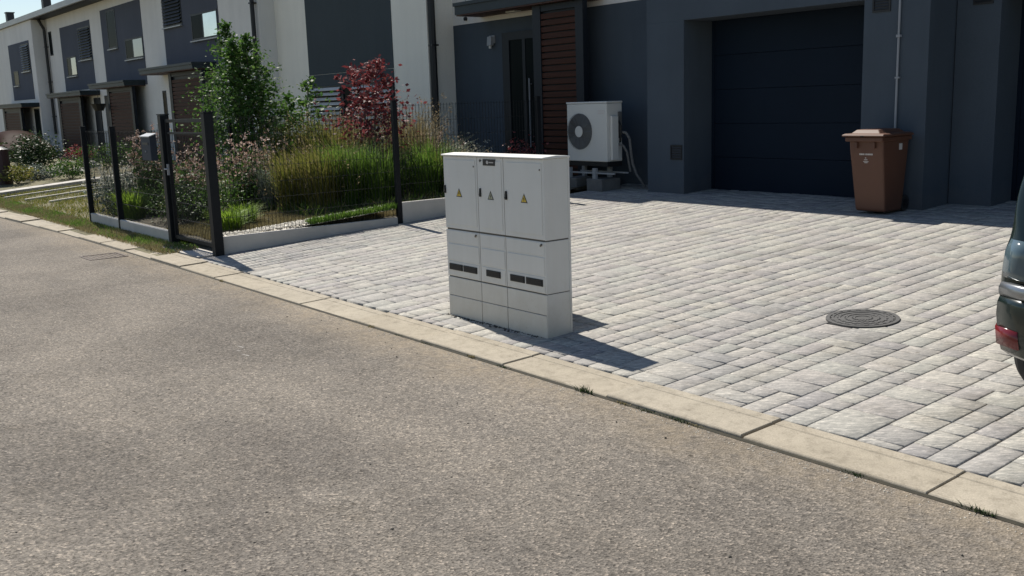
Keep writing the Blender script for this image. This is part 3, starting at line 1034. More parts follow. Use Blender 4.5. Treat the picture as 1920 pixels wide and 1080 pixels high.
# sections joints show light edge; entrance
dr = MB().box(-14.55, -14.35, RY-.05, RY, .36, 2.92).box(-14.35, -12.4, RY-.05, RY, 2.78, 2.92).box(-12.6, -12.4, RY-.05, RY, .36, 2.78).box(-13.98, -13.90, RY-.045, RY, .36, 2.78).build('door_frame', M['frame'], hF)
MB().box(-14.349, -13.981, RY-.03, RY-.002, .36, 2.779).build('side_light', M['glass'], dr)
MB().box(-13.899, -12.601, RY-.035, RY-.002, .36, 2.779).build('door_leaf', M['glass'], dr)
MB().bar((-13.75, RY-.09, .9), (-13.75, RY-.09, 2.1), .014, n=8).bar((-13.75, RY-.09, 1.0), (-13.75, RY-.03, 1.0), .008, n=6).bar((-13.75, RY-.09, 2.0), (-13.75, RY-.03, 2.0), .008, n=6).build('handle', M['galv'], dr)
canopy(hF, -15.2, -11.9, 10.70, RY-.002, 3.25, 3.48)
screen(hF, -13.16, -11.92, 10.83, .34, 3.24, .2)
MB().box(-14.1, -13.83, 11.0, 11.15, 3.225, 3.249).build('canopy_lamp', M['hp'], hF, bevel=.01)
# unseen roof edges, stepped to shape the shade line in front of the garage
rf = MB().box(-16.12, -13.95, 10.42, 18, 5.62, 5.80).box(-13.95, -10.41, 10.70, 18, 5.62, 5.80).build('roof_slab', M['fascia'], hF)
MB().box(-10.41, -6.07, 10.68, 18, 5.352, 5.42).build('parapet_cap', M['fascia'], hF)
def grille(parent, x0, x1, z0, z1, y, name='vent_grille'):
    g = MB().box(x0, x1, y-.012, y, z1-.02, z1).box(x0, x1, y-.012, y, z0, z0+.02).box(x0, x0+.02, y-.012, y, z0+.02, z1-.02).box(x1-.02, x1, y-.012, y, z0+.02, z1-.02)
    n = max(3, int((z1-z0-.04)/.03))
    for i in range(n):
        z_ = z0+.02+(z1-z0-.04)*(i+.3)/n
        g.prism([(y-.011, z_), (y-.008, z_-.002), (y-.001, z_+.012), (y-.004, z_+.014)], 'x', x0+.02, x1-.02)
    g.box(x0+.02, x1-.02, y-.0015, y-.0005, z0+.02, z1-.02)
    return g.build(name, M['black'], parent)
grille(hF, -9.95, -9.73, .81, 1.02, FY)
grille(hF, -6.78, -6.55, 2.58, 2.90, FY)
cd = MB().tube([(-6.43, FY-.02, 1.0), (-6.42, FY-.02, 5.3)], .013, 8)
cd.box(-6.45, -6.40, FY-.04, FY, 2.28, 2.31).box(-6.45, -6.40, FY-.035, FY, 1.82, 1.84)
cd.build('conduit', M['galv'], hF)
wlmp = thing('wall_lamp', 'small grey wall lamp to the left of the entrance door', 'wall lamp')
MB().box(-14.96, -14.80, RY-.03, RY-.001, 2.76, 2.90).build('back_plate', M['galv'], wlmp, bevel=.004)
MB().prism([(RY-.10, 2.72), (RY-.03, 2.72), (RY-.03, 2.88), (RY-.085, 2.88)], 'x', -14.94, -14.82).build('lamp_shade', M['galv'], wlmp, bevel=.006)
MB().bar((-14.88, RY-.065, 2.72), (-14.88, RY-.065, 2.67), .025, n=10).build('lens', M['hp'], wlmp)
ww = thing('wall_sensor', 'tiny dark sensor on the white wall beside the downpipe', 'sensor')
MB().bar((-16.02+.35, RY-.006, 3.26), (-16.02+.35, RY-.05, 3.26), .035, n=12).build('casing', M['black'], ww)
MB().bar((-16.02+.35, RY-.012, 3.26), (-16.02+.35, RY-.012, 3.9), .006, n=6).build('cable', M['galv'], ww)

# H: neighbour on the right
hH = thing('neighbour_house', 'dark house at the right edge with open black garage recess', 'house')
nb = MB()
nb.box(-6.055, -5.55, 11.25, 18, -.1, 2.735).box(-6.055, 8, 11.25, 18, 2.736, 5.35).box(-2.75, 8, 11.25, 18, -.1, 2.735).box(-5.55, -2.75, 11.78, 18, -.1, 2.735)
nb.build('garage_wall', M['navy'], hH)
secdoor(hH, -5.55, -2.75, 11.72, .37, 5, .472)
MB().box(-6.08, 8, 11.22, 18, 5.352, 5.42).build('parapet_cap', M['fascia'], hH)
grille(hH, -5.87, -5.64, 2.60, 2.90, 11.25)

# ------------------------------------------------------------------ electricity cabinet
cb = thing('electricity_cabinet', 'pale grey three-door electricity cabinet standing on the paving by the kerb', 'electrical cabinet')
CX = [-6.600, -6.148, -5.822, -5.360]
CY0, CY1 = 4.470, 4.705
z0, z1, z2, z3 = -.03, .335, .720, 1.300
inner = MB().box(CX[0]+.006, CX[3]-.006, CY0+.016, CY1-.004, z0, z3-.004).build('core', M['cabjoint'], cb)
# side and back shells (upper, middle, lower)
sh = MB()
for (a, b) in ((z0, z1-.003), (z1+.003, z2-.005), (z2+.005, z3-.002)):
    sh.box(CX[3]-.006, CX[3], CY0+.006, CY1, a, b).box(CX[0], CX[0]+.006, CY0+.006, CY1, a, b).box(CX[0]+.006, CX[3]-.006, CY1-.004, CY1, a, b)
for z_ in (.61, .20, 1.18):
    pass
sh.build('side_shell', M['cab'], cb, bevel=.0015, seg=1)
MB().prism([(CY0-.010, z3), (CY1+.010, z3), (CY1+.010, z3+.012), ((CY0+CY1)/2, z3+.020), (CY0-.010, z3+.012)], 'x', CX[0]-.010, CX[3]+.010).build('roof_cap', M['cab'], cb, bevel=.003, seg=1)
MB().box(CX[3]-.004, CX[3]+.004, CY1-.012, CY1+.006, z0+.02, z3).build('edge_trim', M['cab'], cb)
hand = [(-6.582, 1.035), (-6.108, 1.03), (-5.79, 1.025)]
signs = [(-6.39, 'yellow'), (-5.98, 'paleyellow'), (-5.58, 'yellow')]
for i in range(3):
    a, b = CX[i]+.0035, CX[i+1]-.0035
    door = MB().box(a, b, CY0+.004, CY0+.016, z2+.008, z3-.003).box(a+.045 if i else a+.03, b-.02, CY0, CY0+.004, z2+.04, z3-.03).build('door', M['cab'], cb, bevel=.003, seg=2)
    hx, hz = hand[i]
    hm = MB()
    hm.prism([(hx-.009, hz-.030), (hx+.009, hz-.030), (hx+.010, hz), (hx+.006, hz+.034), (hx-.004, hz+.034), (hx-.009, hz)], 'y', CY0-.010, CY0+.003)
    hm.bar((hx, CY0-.010, hz-.015), (hx, CY0-.014, hz-.015), .007, n=10)
    hm.build('handle', M['black'], door, bevel=.002)
    sx, sm = signs[i]
    sz = 1.012
    e = .038
    def tri(r, y0_, y1_):
        return MB().prism([(sx-r, sz-r*.75), (sx+r, sz-r*.75), (sx, sz+r*1.0)], 'y', y0_, y1_)
    sg = tri(e, CY0-.0018, CY0-.0002).build('warning_sign', [M['black']], door)
    y_ = CY0-.0030
    mbs = MB().prism([(sx-e*.74, sz-e*.60), (sx+e*.74, sz-e*.60), (sx, sz+e*.68)], 'y', y_, y_+.0010, 0)
    # lightning bolt
    bo = [(.10, .46), (-.22, -.02), (.02, -.02), (-.12, -.50), (.24, .08), (.02, .08)]
    mbs.prism([(sx+p*e, sz-e*.05+q_*e) for p, q_ in bo], 'y', y_-.0010, y_-.0002, 1)
    mbs.build('sign_face', [M[sm], M['black']], door)
    MB().box(sx-e*.9, sx+e*.9, CY0-.0012, CY0-.0002, sz-e*1.12, sz-e*.86).build('sign_strip', M['cab'], door)
    # little catch in the top corner
    if i != 1:
        MB().bar((b-.035, CY0+.001, z3-.075), (b-.035, CY0-.003, z3-.075), .007, n=8).build('catch', M['cabjoint'], door)
    # middle plates
    mp_ = MB().box(a, b, CY0+.006, CY0+.016, z1+.005, z2-.006)
    mp_.box(a+.012, b-.012, CY0+.001, CY0+.006, .472, .602).box(a+.012, b-.012, CY0+.003, CY0+.006, .615, z2-.012).box(a+.012, b-.012, CY0+.002, CY0+.006, z1+.011, .460)
    mpo = mp_.build('middle_panel', M['cab'], cb, bevel=.0025, seg=1)
    lo = MB().box(a, b, CY0+.005, CY0+.016, .182, z1-.005).box(a, b, CY0+.003, CY0+.016, z0, .178)
    lo.build('plinth_panel', M['cabbase'], cb, bevel=.0025, seg=1)
    if i != 1:
        MB().bar((b-.05, CY0+.002, z2-.035), (b-.03, CY0-.005, z2-.022), .007, n=8).build('hinge_stub', M['cabjoint'], mpo)
# dark ventilation plates with slots
for (a, b) in ((-6.565, -6.385), (-6.370, -6.192), (-6.068, -5.892), (-5.770, -5.602), (-5.582, -5.395)):
    v = MB().box(a, b, CY0-.004, CY0+.003, .392, .442)
    for k in range(3):
        v.box(a+.008, b-.008, CY0-.0075, CY0-.004, .398+k*.015, .406+k*.015)
    v.build('vent_plate', M['black'], cb)
pl = MB().box(-6.062, -5.912, CY0-.003, CY0+.002, 1.238, 1.285, 0)
pl.bar((-6.005, CY0-.003, 1.262), (-6.005, CY0-.0045, 1.262), .014, n=12, mi=1)
pl.box(-5.985, -5.93, CY0-.0042, CY0-.003, 1.258, 1.266, 1)
pl.build('name_plate', [M['black'], M['mark']], cb)
MB().bar((-6.10, CY0+.004, 1.272), (-6.10, CY0-.004, 1.272), .010, n=10).build('lock', M['cabjoint'], cb)
# ragged bedding under the front edge
yb = rng.uniform(CX[0]-.02, CX[3], 260)
stuff(tag(pebbles('bedding_grit', np.stack([yb, CY0 - np.abs(rng.normal(0, .014, 260)), np.full(260, .012)], 1), .008, M['joint']), 'dark crumbs of bedding along the cabinet foot', 'grit'))
# lower box behind the cabinet (its shadow shows to the right)
gbx = thing('meter_box', 'lower grey meter box hidden directly behind the pale cabinet', 'meter box')
MB().box(-6.52, -6.02, 4.76, 5.13, -.02, .93).build('body', M['cab'], gbx, bevel=.004)
MB().box(-6.53, -6.01, 4.75, 5.14, .932, .95).build('lid', M['cab'], gbx)
MB().box(-6.48, -6.06, 5.131, 5.14, .1, .88).build('door', M['cab'], gbx)

# ------------------------------------------------------------------ heat pump
hp = thing('heat_pump', 'white outdoor heat pump unit with one round fan beside the wood screen', 'heat pump')
HX0, HX1, HY0, HY1, HZ0, HZ1 = -11.91, -11.01, 10.45, 10.77, .76, 1.665
MB().box(HX0, HX1, HY0, HY1, HZ0, HZ1-.03).build('casing', M['hp'], hp, bevel=.012)
MB().box(HX0-.008, HX1+.008, HY0-.008, HY1+.008, HZ1-.028, HZ1).build('top_cover', M['hp'], hp, bevel=.008)
fcx, fcz, fr_ = -11.61, 1.215, .275
fan = MB()
n = 40
for i in range(n):
    a, b = 2*math.pi*i/n, 2*math.pi*(i+1)/n
    P = lambda r, t, y_: (fcx+r*math.cos(t), y_, fcz+r*math.sin(t))
    fan.add([P(0, 0, HY0-.002), P(fr_, a, HY0-.002), P(fr_, b, HY0-.002)], [(0, 1, 2)])
fo = fan.build('fan_opening', M['hpshade'], hp)
for k in range(3):
    bl = MB()
    for s_ in range(6):
        t0 = k*2.094 + s_*.14
        bl.add([(fcx+.08*math.cos(t0), HY0-.004, fcz+.08*math.sin(t0)), (fcx+.25*math.cos(t0+.25), HY0-.012+s_*.001, fcz+.25*math.sin(t0+.25)),
                (fcx+.25*math.cos(t0+.39), HY0-.011+s_*.001, fcz+.25*math.sin(t0+.39)), (fcx+.08*math.cos(t0+.14), HY0-.004, fcz+.08*math.sin(t0+.14))], [(0, 1, 2, 3)])
    bl.build('fan_blade', M['hpgrille'], fo)
gr_ = MB()
for r in np.linspace(.09, fr_, 12):
    for i in range(n):
        a, b = 2*math.pi*i/n, 2*math.pi*(i+1)/n
        gr_.bar((fcx+r*math.cos(a), HY0-.022, fcz+r*math.sin(a)), (fcx+r*math.cos(b), HY0-.022, fcz+r*math.sin(b)), .0028, n=3)
for i in range(12):
    a = i*math.pi/6
    gr_.bar((fcx+.08*math.cos(a), HY0-.023, fcz+.08*math.sin(a)), (fcx+fr_*math.cos(a), HY0-.023, fcz+fr_*math.sin(a)), .003, n=3)
gr_.build('fan_grille', M['hpgrille'], hp)
MB().bar((fcx, HY0-.020, fcz), (fcx, HY0-.028, fcz), .085, n=24).build('fan_hub', M['hp'], hp)
MB().box(-11.20, -11.05, HY0-.003, HY0-.0005, 1.515, 1.535).box(-11.20, -11.06, HY0-.003, HY0-.0005, 1.475, 1.500).build('badge', M['mark'], hp)
MB().box(HX1+.001, HX1+.05, HY0+.06, HY0+.20, HZ0+.02, HZ1-.22).build('side_cover', M['hp'], hp, bevel=.012)
MB().box(HX1+.001, HX1+.012, HY0+.22, HY1-.02, HZ0+.35, HZ1-.22).box(HX1+.001, HX1+.03, HY1-.09, HY1-.03, HZ1-.24, HZ1-.16).build('connector_panel', M['hpgrille'], hp)
MB().tube([(HX1+.02, HY0+.23, HZ1-.30), (HX1+.07, HY0+.22, HZ1-.36), (HX1+.06, HY0+.23, HZ1-.5), (HX1+.03, HY0+.25, HZ1-.62)], .014, 8).build('cable', M['black'], hp)
MB().box(HX0+.02, HX1-.0, HY0+.01, HY1-.01, HZ0-.07, HZ0-.002).build('drip_tray', M['black'], hp)
rails = MB()
for y_ in (HY0+.02, HY1-.02):
    rails.bar((HX0-.03, y_, .585), (HX1+.14, y_, .585), .016, n=4)
for x_ in (HX0+.04, HX1-.28):
    rails.box(x_-.035, x_+.035, HY0-.02, HY0+.03, .50, .66).box(x_-.035, x_+.035, HY1-.03, HY1+.02, .50, .66)
rails.build('support_rail', M['sill'], hp)
for x_ in (HX0+.04, HX1-.28):
    MB().box(x_-.15, x_+.19, HY0-.04, HY1+.04, .30, .498).build('concrete_block', M['block'], hp, bevel=.01)
pi = MB().tube([(HX1+.02, HY1-.06, 1.20), (HX1+.12, HY1-.04, 1.19), (HX1+.19, HY1-.03, 1.10), (HX1+.21, HY1-.02, .86), (HX1+.22, HY1, .72), (HX1+.28, HY1+.02, .56), (HX1+.35, HY1+.06, .45), (HX1+.38, HY1+.10, .36)], .020, 8)
pi.tube([(HX1+.03, HY1-.10, 1.02), (HX1+.10, HY1-.08, 1.0), (HX1+.15, HY1-.05, .9), (HX1+.17, HY1, .6)], .018, 8)
pi.build('insulated_pipe', M['insul'], hp)

# ------------------------------------------------------------------ brown bin
bn = thing('wheelie_bin', 'brown wheelie bin standing in the shade beside the garage door', 'bin')
def ring_prism(levels, m, name, parent, bevel=0):
    """levels: (z, x0, x1, y0, y1)"""
    mb = MB(); vs = []
    for z_, a, b, c, d in levels:
        vs += [(a, c, z_), (b, c, z_), (b, d, z_), (a, d, z_)]
    fs = [(0, 3, 2, 1)]
    for k in range(len(levels)-1):
        for i in range(4):
            j = (i+1) % 4
            fs.append((4*k+i, 4*k+j, 4*k+4+j, 4*k+4+i))
    e = 4*(len(levels)-1)
    fs.append((e, e+1, e+2, e+3))
    mb.add(vs, fs)
    return mb.build(name, m, parent, bevel=bevel, seg=3)
bx = -6.415
ring_prism([(.335, bx-.185, bx+.185, 10.20, 10.52), (.37, bx-.19, bx+.19, 10.19, 10.55), (1.02, bx-.210, bx+.210, 10.085, 10.60), (1.16, bx-.214, bx+.214, 10.07, 10.61)], M['bin'], 'body', bn, .022)
MB().prism([(10.02, 1.135), (10.63, 1.135), (10.63, 1.185), (10.02, 1.185)], 'x', bx-.235, bx+.235).build('rim', M['bin'], bn, bevel=.012)
lid = ring_prism([(1.188, bx-.262, bx+.262, 9.995, 10.62), (1.208, bx-.262, bx+.262, 9.995, 10.62), (1.222, bx-.24, bx+.24, 10.03, 10.60), (1.226, bx-.18, bx+.18, 10.06, 10.56), (1.262, bx-.14, bx+.14, 10.10, 10.52), (1.268, bx-.10, bx+.10, 10.15, 10.46)], M['bin'], 'lid', bn, .012)
MB().bar((bx-.20, 10.655, 1.19), (bx+.20, 10.655, 1.19), .016, n=10).box(bx-.20, bx-.17, 10.60, 10.655, 1.17, 1.20).box(bx+.17, bx+.20, 10.60, 10.655, 1.17, 1.20).build('handle', M['bin'], bn)
for s_ in (-1, 1):
    MB().box(bx+s_*.11-.016, bx+s_*.11+.016, 10.045, 10.088, 1.06, 1.13).build('comb', M['bin'], bn, bevel=.004)
    w_ = MB().bar((bx+s_*.15, 10.60, .415), (bx+s_*.19, 10.60, .415), .09, n=20).build('wheel', M['tire'], bn)
    MB().bar((bx+s_*.191, 10.60, .415), (bx+s_*.194, 10.60, .415), .05, n=14).build('hub', M['black'], w_)
MB().bar((bx-.2, 10.59, .415), (bx+.2, 10.59, .415), .012, n=8).build('axle', M['black'], bn)
MB().box(bx-.02, bx+.02, 9.99, 9.994, 1.19, 1.20).build('lid_clip', M['black'], bn)
# white print on the front, too small to read in the photograph
def fy(z_):
    return 10.19 + (10.085-10.19)*(z_-.37)/(1.02-.37) - .0025
pr = MB()
xw = bx-.085
wd = [.012, .016, .010, .014, 0, .012, .010, .014, .012, .010, .014]
for w_ in wd:
    if w_:
        pr.add([(xw, fy(.982), .982), (xw+w_, fy(.982), .982), (xw+w_, fy(1.0), 1.0), (xw, fy(1.0), 1.0)], [(0, 1, 2, 3)])
        xw += w_+.0035
    else:
        xw += .010
for (a, b, c, d) in ((-.008, .008, .945, .955), (-.022, .022, .925, .933), (-.034, .034, .905, .912), (-.020, .020, .893, .900)):
    pr.add([(bx-.01+a, fy(c), c), (bx-.01+b, fy(c), c), (bx-.01+b, fy(d), d), (bx-.01+a, fy(d), d)], [(0, 1, 2, 3)])
pr.build('front_print', M['mark'], bn)
MB().box(bx+.2125, bx+.216, 10.40, 10.46, 1.03, 1.10).build('side_sticker', M['mark'], bn)

# ------------------------------------------------------------------ parked car at the right edge
car = thing('parked_car', 'dark green hatchback parked on the driveway, only its rear corner in view', 'car')
cxm, cy0 = -1.51, 4.86            # centre line, rear bumper
st = [  # y offset, half width, z bottom, z belt, half width roof, z roof
    (0.00, .66, .42, .70, .56, .72), (0.04, .84, .34, .88, .70, .90), (0.12, .885, .32, .95, .84, 1.16), (0.22, .89, .31, .95, .82, 1.46), (0.40, .88, .30, .96, .78, 1.60),
    (0.90, .885, .30, .96, .74, 1.64), (1.50, .89, .30, .95, .72, 1.65), (2.20, .89, .30, .94, .65, 1.54), (2.70, .89, .30, .93, .63, 1.40), (3.15, .885, .30, .92, .60, 1.12),
    (3.45, .88, .30, .90, .62, .98), (3.85, .85, .30, .84, .58, .90), (4.08, .76, .32, .74, .52, .80), (4.18, .58, .38, .62, .40, .66)]
def car_ring(s_):
    y_, w_, zb, zt, wr, zr = s_
    zm = zb + (zt-zb)*.5
    half = [(w_*.72, zb), (w_*.95, zb+.05), (w_, zm), (w_*.985, zt-.03), (w_*.955, zt), (wr + (w_*.955-wr)*.35, zt+(zr-zt)*.62), (wr, zr-.03), (wr*.7, zr)]
    return [(cxm-a, cy0+y_, b) for a, b in half] + [(cxm+a, cy0+y_, b) for a, b in reversed(half)]
V = []; F = []; mi = []
for s_ in st:
    V += car_ring(s_)
n = 16
for k in range(len(st)-1):
    for i in range(n):
        j = (i+1) % n
        F.append((k*n+i, k*n+j, (k+1)*n+j, (k+1)*n+i))
        mi.append(0)
F.append(tuple(range(n))); mi.append(0)
F.append(tuple(range((len(st)-1)*n, len(st)*n))); mi.append(0)
mb = MB(); mb.add(V, F)
body = mb.build('body', M['carpaint'], car, smooth=True)
sb = body.modifiers.new('sub', 'SUBSURF'); sb.levels = 2; sb.render_levels = 2
# windows follow the body skin, a few millimetres proud of it
sb.levels = 4
bpy.context.view_layer.update()
_ev = body.evaluated_get(bpy.context.evaluated_depsgraph_get())
_me = _ev.to_mesh()
def skin(name, test, off, m):
    vm, V, F = {}, [], []
    for f in _me.polygons:
        c, nn = f.center, f.normal
        if test(c.x-cxm, c.y-cy0, c.z, nn):
            idx = []
            for vi in f.vertices:
                if vi not in vm:
                    v = _me.vertices[vi]
                    vm[vi] = len(V); V.append(tuple(v.co + v.normal*off))
                idx.append(vm[vi])
            F.append(tuple(idx))
    if F:
        mb = MB(); mb.add(V, F)
        return mb.build(name, m, car, smooth=True)
_c = Vector((cxm, cy0+1.9, .9))
_sgn = 1 if sum(f.normal.dot(f.center-_c) for f in _me.polygons) > 0 else -1
skin('rear_window', lambda x, y, z, n: y < .6 and abs(x) < .66 and 1.0 < z < 1.44 and n.y*_sgn < -.45, .006*_sgn, M['glass'])
for s_ in (-1, 1):
    skin('side_window', lambda x, y, z, n: x*s_ > .5 and (.42 < y < 1.48 or 1.56 < y < 2.55) and 1.0 < z < 1.44 and abs(n.x) > .5, .006*_sgn, M['glass'])
skin('windscreen', lambda x, y, z, n: y > 2.3 and abs(x) < .64 and 1.02 < z < 1.46 and n.y*_sgn > .25, .006*_sgn, M['glass'])
_ev.to_mesh_clear()
sb.levels = 2; sb.render_levels = 3

# rear bumper wrapped round the corners
bp = [(-.895, .75), (-.905, .45), (-.895, .20), (-.84, .05), (-.70, -.03), (-.40, -.06), (0, -.07), (.40, -.06), (.70, -.03), (.84, .05), (.895, .20), (.905, .45), (.895, .75)]
def wrap(zs, off, m, name, inset=0, rng_=None):
    mb = MB(); vs = []
    pts = bp if rng_ is None else bp[rng_[0]:rng_[1]]
    for z_, o_ in zs:
        for (a, b) in pts:
            d = math.hypot(a, .5) or 1
            vs.append((cxm + a*(1+o_), cy0 + b - o_*.6, z_))
    k = len(pts); fs = []
    for r in range(len(zs)-1):
        for i in range(k-1):
            fs.append((r*k+i, r*k+i+1, (r+1)*k+i+1, (r+1)*k+i))
    mb.add(vs, fs)
    o = mb.build(name, m, car, smooth=True)
    s = o.modifiers.new('s', 'SOLIDIFY'); s.thickness = .03; s.offset = -1
    return o
wrap([(.365, -.06), (.395, -.018), (.47, .0), (.58, .012), (.64, .010), (.672, .0)], 0, M['carpaint'], 'rear_bumper')
wrap([(.674, .002), (.69, .007), (.715, .008), (.735, .000), (.745, -.02)], 0, M['chrome'], 'bumper_trim')
for s_ in (-1, 1):
    sel = (1, 5) if s_ < 0 else (8, 12)
    wrap([(.765, -.012), (.80, -.004), (.90, -.012), (.955, -.035)], 0, M['clearlamp'], 'tail_lamp', rng_=sel)
    sel = (2, 5) if s_ < 0 else (8, 11)
    wrap([(.425, .004), (.47, .009), (.515, .014)], 0, M['redlamp'], 'rear_reflector', rng_=sel)
    for yw in (.56, 3.40):
        zw = G(cy0+yw) + .315
        w_ = MB()
        prof_ = [(.645, .22), (.655, .27), (.68, .305), (.71, .314), (.76, .312), (.81, .298), (.85, .276), (.88, .248), (.900, .20)]
        for q_ in range(36):
            a_, b_ = 2*math.pi*q_/36, 2*math.pi*(q_+1)/36
            for (u0, r0), (u1, r1) in zip(prof_[:-1], prof_[1:]):
                w_.add([(cxm+s_*u, cy0+yw+r*math.cos(t_), zw+r*math.sin(t_)) for (u, r, t_) in ((u0, r0, a_), (u1, r1, a_), (u1, r1, b_), (u0, r0, b_))], [(0, 1, 2, 3)])
            w_.add([(cxm+s_*.70, cy0+yw, zw), (cxm+s_*.900, cy0+yw+.20*math.cos(a_), zw+.20*math.sin(a_)), (cxm+s_*.900, cy0+yw+.20*math.cos(b_), zw+.20*math.sin(b_))], [(0, 1, 2)])
        w_ = w_.build('wheel', M['tire'], car)
        MB().bar((cxm+s_*.88, cy0+yw, zw), (cxm+s_*.904, cy0+yw, zw), .205, n=28).build('rim', M['rim'], w_)
MB().box(cxm-.26, cxm+.26, cy0-.105, cy0-.09, .50, .61).build('plate_holder', M['black'], car)
MB().box(cxm-.60, cxm+.60, cy0+.45, cy0+3.9, .27, .36).build('underbody', M['black'], car)

# ------------------------------------------------------------------ vegetation
def leaves(name, P, size, m, parent=None, flat=.5, aspect=1.7):
    """one folded four-corner leaf at each point"""
    n = len(P)
    a = rng.normal(size=(n, 3)); a[:, 2] *= flat
    a /= np.linalg.norm(a, axis=1)[:, None]
    b = rng.normal(size=(n, 3)); b -= (b*a).sum(1)[:, None]*a
    b /= np.linalg.norm(b, axis=1)[:, None]
    s = size*(.55+.9*rng.random(n))[:, None]
    V = np.empty((n, 4, 3))
    V[:, 0] = P; V[:, 2] = P + a*s
    V[:, 1] = P + a*s*.45 + b*s/aspect*.5
    V[:, 3] = P + a*s*.45 - b*s/aspect*.5
    k = np.arange(n)[:, None]*4
    F = np.concatenate([k+[0, 1, 2], k+[0, 2, 3]])
    return mesh_np(name, V.reshape(-1, 3), F, m, parent)


def tree(name, label, cat, x, y, h, prof, m, nb=60, per=55, leaf=.06, stem=.03, spread=.12, droop=0.0, zbase=None, clear=.25, multi=1):
    """prof(t)-> crown radius at relative height t"""
    zb = G(y)+.05 if zbase is None else zbase
    t = thing(name, label, cat)
    tr = MB()
    P = []
    for s_ in range(multi):
        ox, oy = (random.uniform(-.15, .15), random.uniform(-.15, .15)) if multi > 1 else (0, 0)
        pts = [Vector((x+ox*.3, y+oy*.3, zb-.05))]
        hh = h*random.uniform(.75, 1) if s_ else h
        for k in range(1, 9):
            pts.append(Vector((x+ox*(1+k*.3)+random.uniform(-.03, .03), y+oy*(1+k*.3)+random.uniform(-.03, .03), zb+hh*k/8)))
        for k in range(8):
            tr.bar(pts[k], pts[k+1], stem*(1-k/9), stem*(1-(k+1)/9), n=7)
        for b in range(nb//multi):
            tt = clear + (1-clear)*((b+random.random())/(nb//multi))
            tt = min(tt, .985)
            base = pts[int(tt*8)].lerp(pts[min(8, int(tt*8)+1)], tt*8-int(tt*8))
            az = b*2.399 + random.uniform(-.5, .5)
            R = prof(tt)*random.uniform(.55, 1.12)
            rise = R*random.uniform(.15, .75) - droop*R
            tip = base + Vector((math.cos(az)*R, math.sin(az)*R, rise))
            midp = base.lerp(tip, .5) + Vector((0, 0, R*.10))
            tr.bar(base, midp, stem*.32*(1.1-tt), stem*.2*(1.1-tt), n=4)
            tr.bar(midp, tip, stem*.2*(1.1-tt), stem*.07, n=4)
            nl = max(6, int(per*(.35+R/prof(.45))))
            u_ = rng.random(nl)**.6
            c = np.array(base)[None]*(1-u_[:, None]) + np.array(tip)[None]*u_[:, None]
            c += rng.normal(size=(nl, 3))*spread*(.4+.6*u_[:, None])*(R/prof(.45)+.2)
            P.append(c)
            for q_ in range(3):
                uu = random.uniform(.3, 1)
                b0 = base.lerp(tip, uu)
                tp = b0 + Vector((random.gauss(0, 1), random.gauss(0, 1), random.gauss(.4, .7))).normalized()*R*.3
                tr.bar(b0, tp, stem*.07, stem*.03, n=3)
                c2 = np.array(b0)[None] + (np.array(tp)-np.array(b0))[None]*rng.random(6)[:, None] + rng.normal(size=(6, 3))*.02
                P.append(c2)
    tr.build('trunk', M['bark'], t)
    stuff(leaves('crown', np.concatenate(P), leaf, m, t))
    return t

tree('green_tree', 'bushy light green young tree in front of the white walls', 'tree', -17.45, 7.6, 3.05,
     lambda t: .88 if t < .42 else max(.06, .88*(1-(t-.42)/.58)**1.0), M['leaf_green'], nb=140, per=86, leaf=.064, stem=.05, spread=.17, clear=.10, multi=3)
tree('side_shoot_tree', 'smaller green sapling at the right side of the bushy tree', 'tree', -16.0, 7.7, 1.95,
     lambda t: .10 + .42*math.sin(math.pi*(1.0-t)), M['leaf_green'], nb=40, per=34, leaf=.07, stem=.025, spread=.12, clear=.15, multi=2)
tree('red_maple', 'small red-leaved Japanese maple in the garden behind the side fence', 'tree', -14.2, 8.2, 2.1,
     lambda t: .30 + .42*(.55+.45*math.sin(t*15)) if t < .85 else .22, M['leaf_red'], nb=60, per=34, leaf=.075, stem=.028, spread=.12, clear=.04, multi=2)


def bush(name, label, cat, x, y, r, h, n, m, leaf=.04, zb=None):
    zb = G(y)+.04 if zb is None else zb
    t = thing(name, label, cat)
    st_ = MB()
    for k in range(9):
        a = k*2.4
        st_.bar((x, y, zb-.02), (x+math.cos(a)*r*.6, y+math.sin(a)*r*.6, zb+h*random.uniform(.5, .85)), .008, .003, n=4)
    st_.build('stem', M['bark'], t)
    nc = 26
    cen = rng.normal(size=(nc, 3)); cen /= np.linalg.norm(cen, axis=1)[:, None]
    cen *= rng.uniform(.45, .95, (nc, 1))
    cen = cen*np.array([r, r, h/2])*.8 + np.array([x, y, zb+h*.52])
    k = rng.integers(0, nc, n)
    P = cen[k] + rng.normal(size=(n, 3))*np.array([r, r, h*.5])*.22
    P = P[P[:, 2] > zb]
    stuff(leaves('foliage', P, leaf, m, t))
    return t


